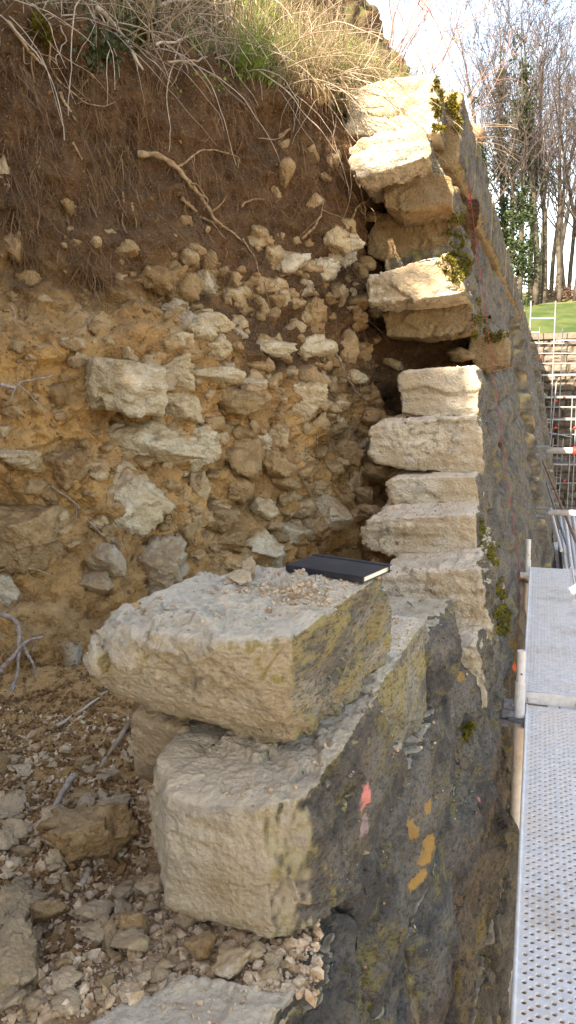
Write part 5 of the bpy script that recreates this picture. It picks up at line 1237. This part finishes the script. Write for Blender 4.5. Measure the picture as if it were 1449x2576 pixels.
for k in range(6):
    tr, cr, tp, r0 = tree_mesh(40+k, 16.0, 0.9+0.05*k); TP.append((tr, cr, tp, r0))
tmesh = {}
trees = [  # column in the view, distance, height, ivy, variant, label
 (1198, 47, 12.5, 0.4, 0, 'bare tree farthest left, half hidden behind the bramble on the coping'), (1232, 45, 15.5, 0.8, 1, 'ivy-clad bare tree left of the thickest ivy trunk, behind the coping grass'),
 (1266, 46.5, 17.5, 1.0, 2, 'tall bare tree with ivy up its forked upper trunk, left of the dense ivy column'), (1306, 46, 16.5, 1.5, 3, 'bare tree wrapped in the densest dark ivy, next to the coping end'),
 (1334, 52, 15, 0.3, 4, 'slim bare tree behind the dense ivy tree'), (1347, 46.2, 15.5, 0.0, 5, 'bare trunk standing just right of the dense ivy tree'),
 (1368, 46.8, 16, 0.0, 0, 'bare trunk second to the right of the dense ivy tree'), (1386, 53, 15, 0.0, 1, 'thin bare tree farther back behind the middle trunks'),
 (1408, 47.2, 15, 0.0, 2, 'leaning bare trunk at the right, in front of the brush pile'), (1428, 52, 15.5, 0.0, 3, 'bare trunk near the right edge, behind the leaning trunk'),
 (1447, 48, 14.5, 0.0, 4, 'bare trunk cut by the right edge of the picture'), (1284, 57, 15, 0.2, 5, 'bare tree in the back row behind the ivy trees'), (1400, 60, 16, 0.0, 1, 'tallest of the back-row bare trees at the right'),
 (1470, 52, 15, 0.0, 2, 'bare tree just beyond the right edge'), (1356, 62, 15, 0.0, 3, 'faint back-row tree between the two straight trunks'), (1420, 66, 16, 0, 0, 'farthest bare tree at the right, thin and pale'),
]
bakm = {}
for k, (tr, cr, tp, r0) in enumerate(TP):
    bakm[k] = (mesh_np('trunk', np.concatenate(tr.v), [np.array(x) for x in tr.f.values()], M['trunk']), mesh_np('crown', np.concatenate(cr.v), [np.array(x) for x in cr.f.values()], M['twig'], False))
rs = np.random.RandomState(123)
for k, (px, Y, h, ivy, var, lab) in enumerate(trees):
    p = atY(px, 760, Y); z = float(lawnz(np.array([p[0]]), np.array([Y]))[0])-0.15; s = h/16.0; root = empty('bare_tree', (p[0], Y, z), lab, 'tree', 'bare trees on the hill')
    root.rotation_euler = (rad(rs.normal()*1.5), rad(rs.normal()*2.5 + (7 if k == 8 else 0)), rs.uniform(0, 6.28)); root.scale = (s, s, s)
    for nm, me in zip(('trunk', 'crown'), bakm[var]):
        o = bpy.data.objects.new(nm, me); COL.objects.link(o); o.parent = root
    if ivy > 0.1:
        tp = TP[var][2]; n = int(6500*ivy); t = rs.rand(n)**(1.3)*min(0.9, 0.6+0.2*ivy); i = np.minimum((t*14).astype(int), 13); fr = (t*14-i)[:, None]
        c = tp[i]*(1-fr)+tp[i+1]*fr; a = rs.uniform(0, 6.28, n); rr_ = (0.10+0.42*ivy*np.abs(rs.normal(size=n))*(1-t*0.6))*(0.6+0.9*np.clip(perlin(np.stack([t*9, t*0+k, np.cos(a)], 1))+0.5, 0, 1.5))
        out = np.stack([np.cos(a), np.sin(a), rs.normal(size=n)*0.4], 1); P = c+out*rr_[:, None]; out /= np.linalg.norm(out, axis=1)[:, None]
        P = P[fbm(P*0.55+k, 3) > -0.12]; out = rs.normal(size=P.shape); out /= np.linalg.norm(out, axis=1)[:, None]
        v, f = leaf_cloud(P, out, 0.15, 0.13, k); me = mesh_np('ivy', v, f, M['ivy'], False); o = bpy.data.objects.new('ivy', me); COL.objects.link(o); o.parent = root; o['kind'] = 'stuff'
p = atY(1405, 748, 50); z = float(lawnz(np.array([p[0]]), np.array([50.0]))[0]); b = MB()
for k in range(120):
    c = p*0+np.array([p[0]+rs.normal()*0.6, 50+rs.normal()*0.4, z+abs(rs.normal())*0.35]); d_ = np.array([rs.normal(), rs.normal()*0.4, abs(rs.normal())*0.5]); d_ /= np.linalg.norm(d_); b.tube([c-d_*0.6, c, c+d_*0.6+[0, 0, -0.1]], 0.02, 4)
tag(b.build('brush_pile', M['rust']), 'reddish brown pile of cut brush between the far trunks', 'brush')
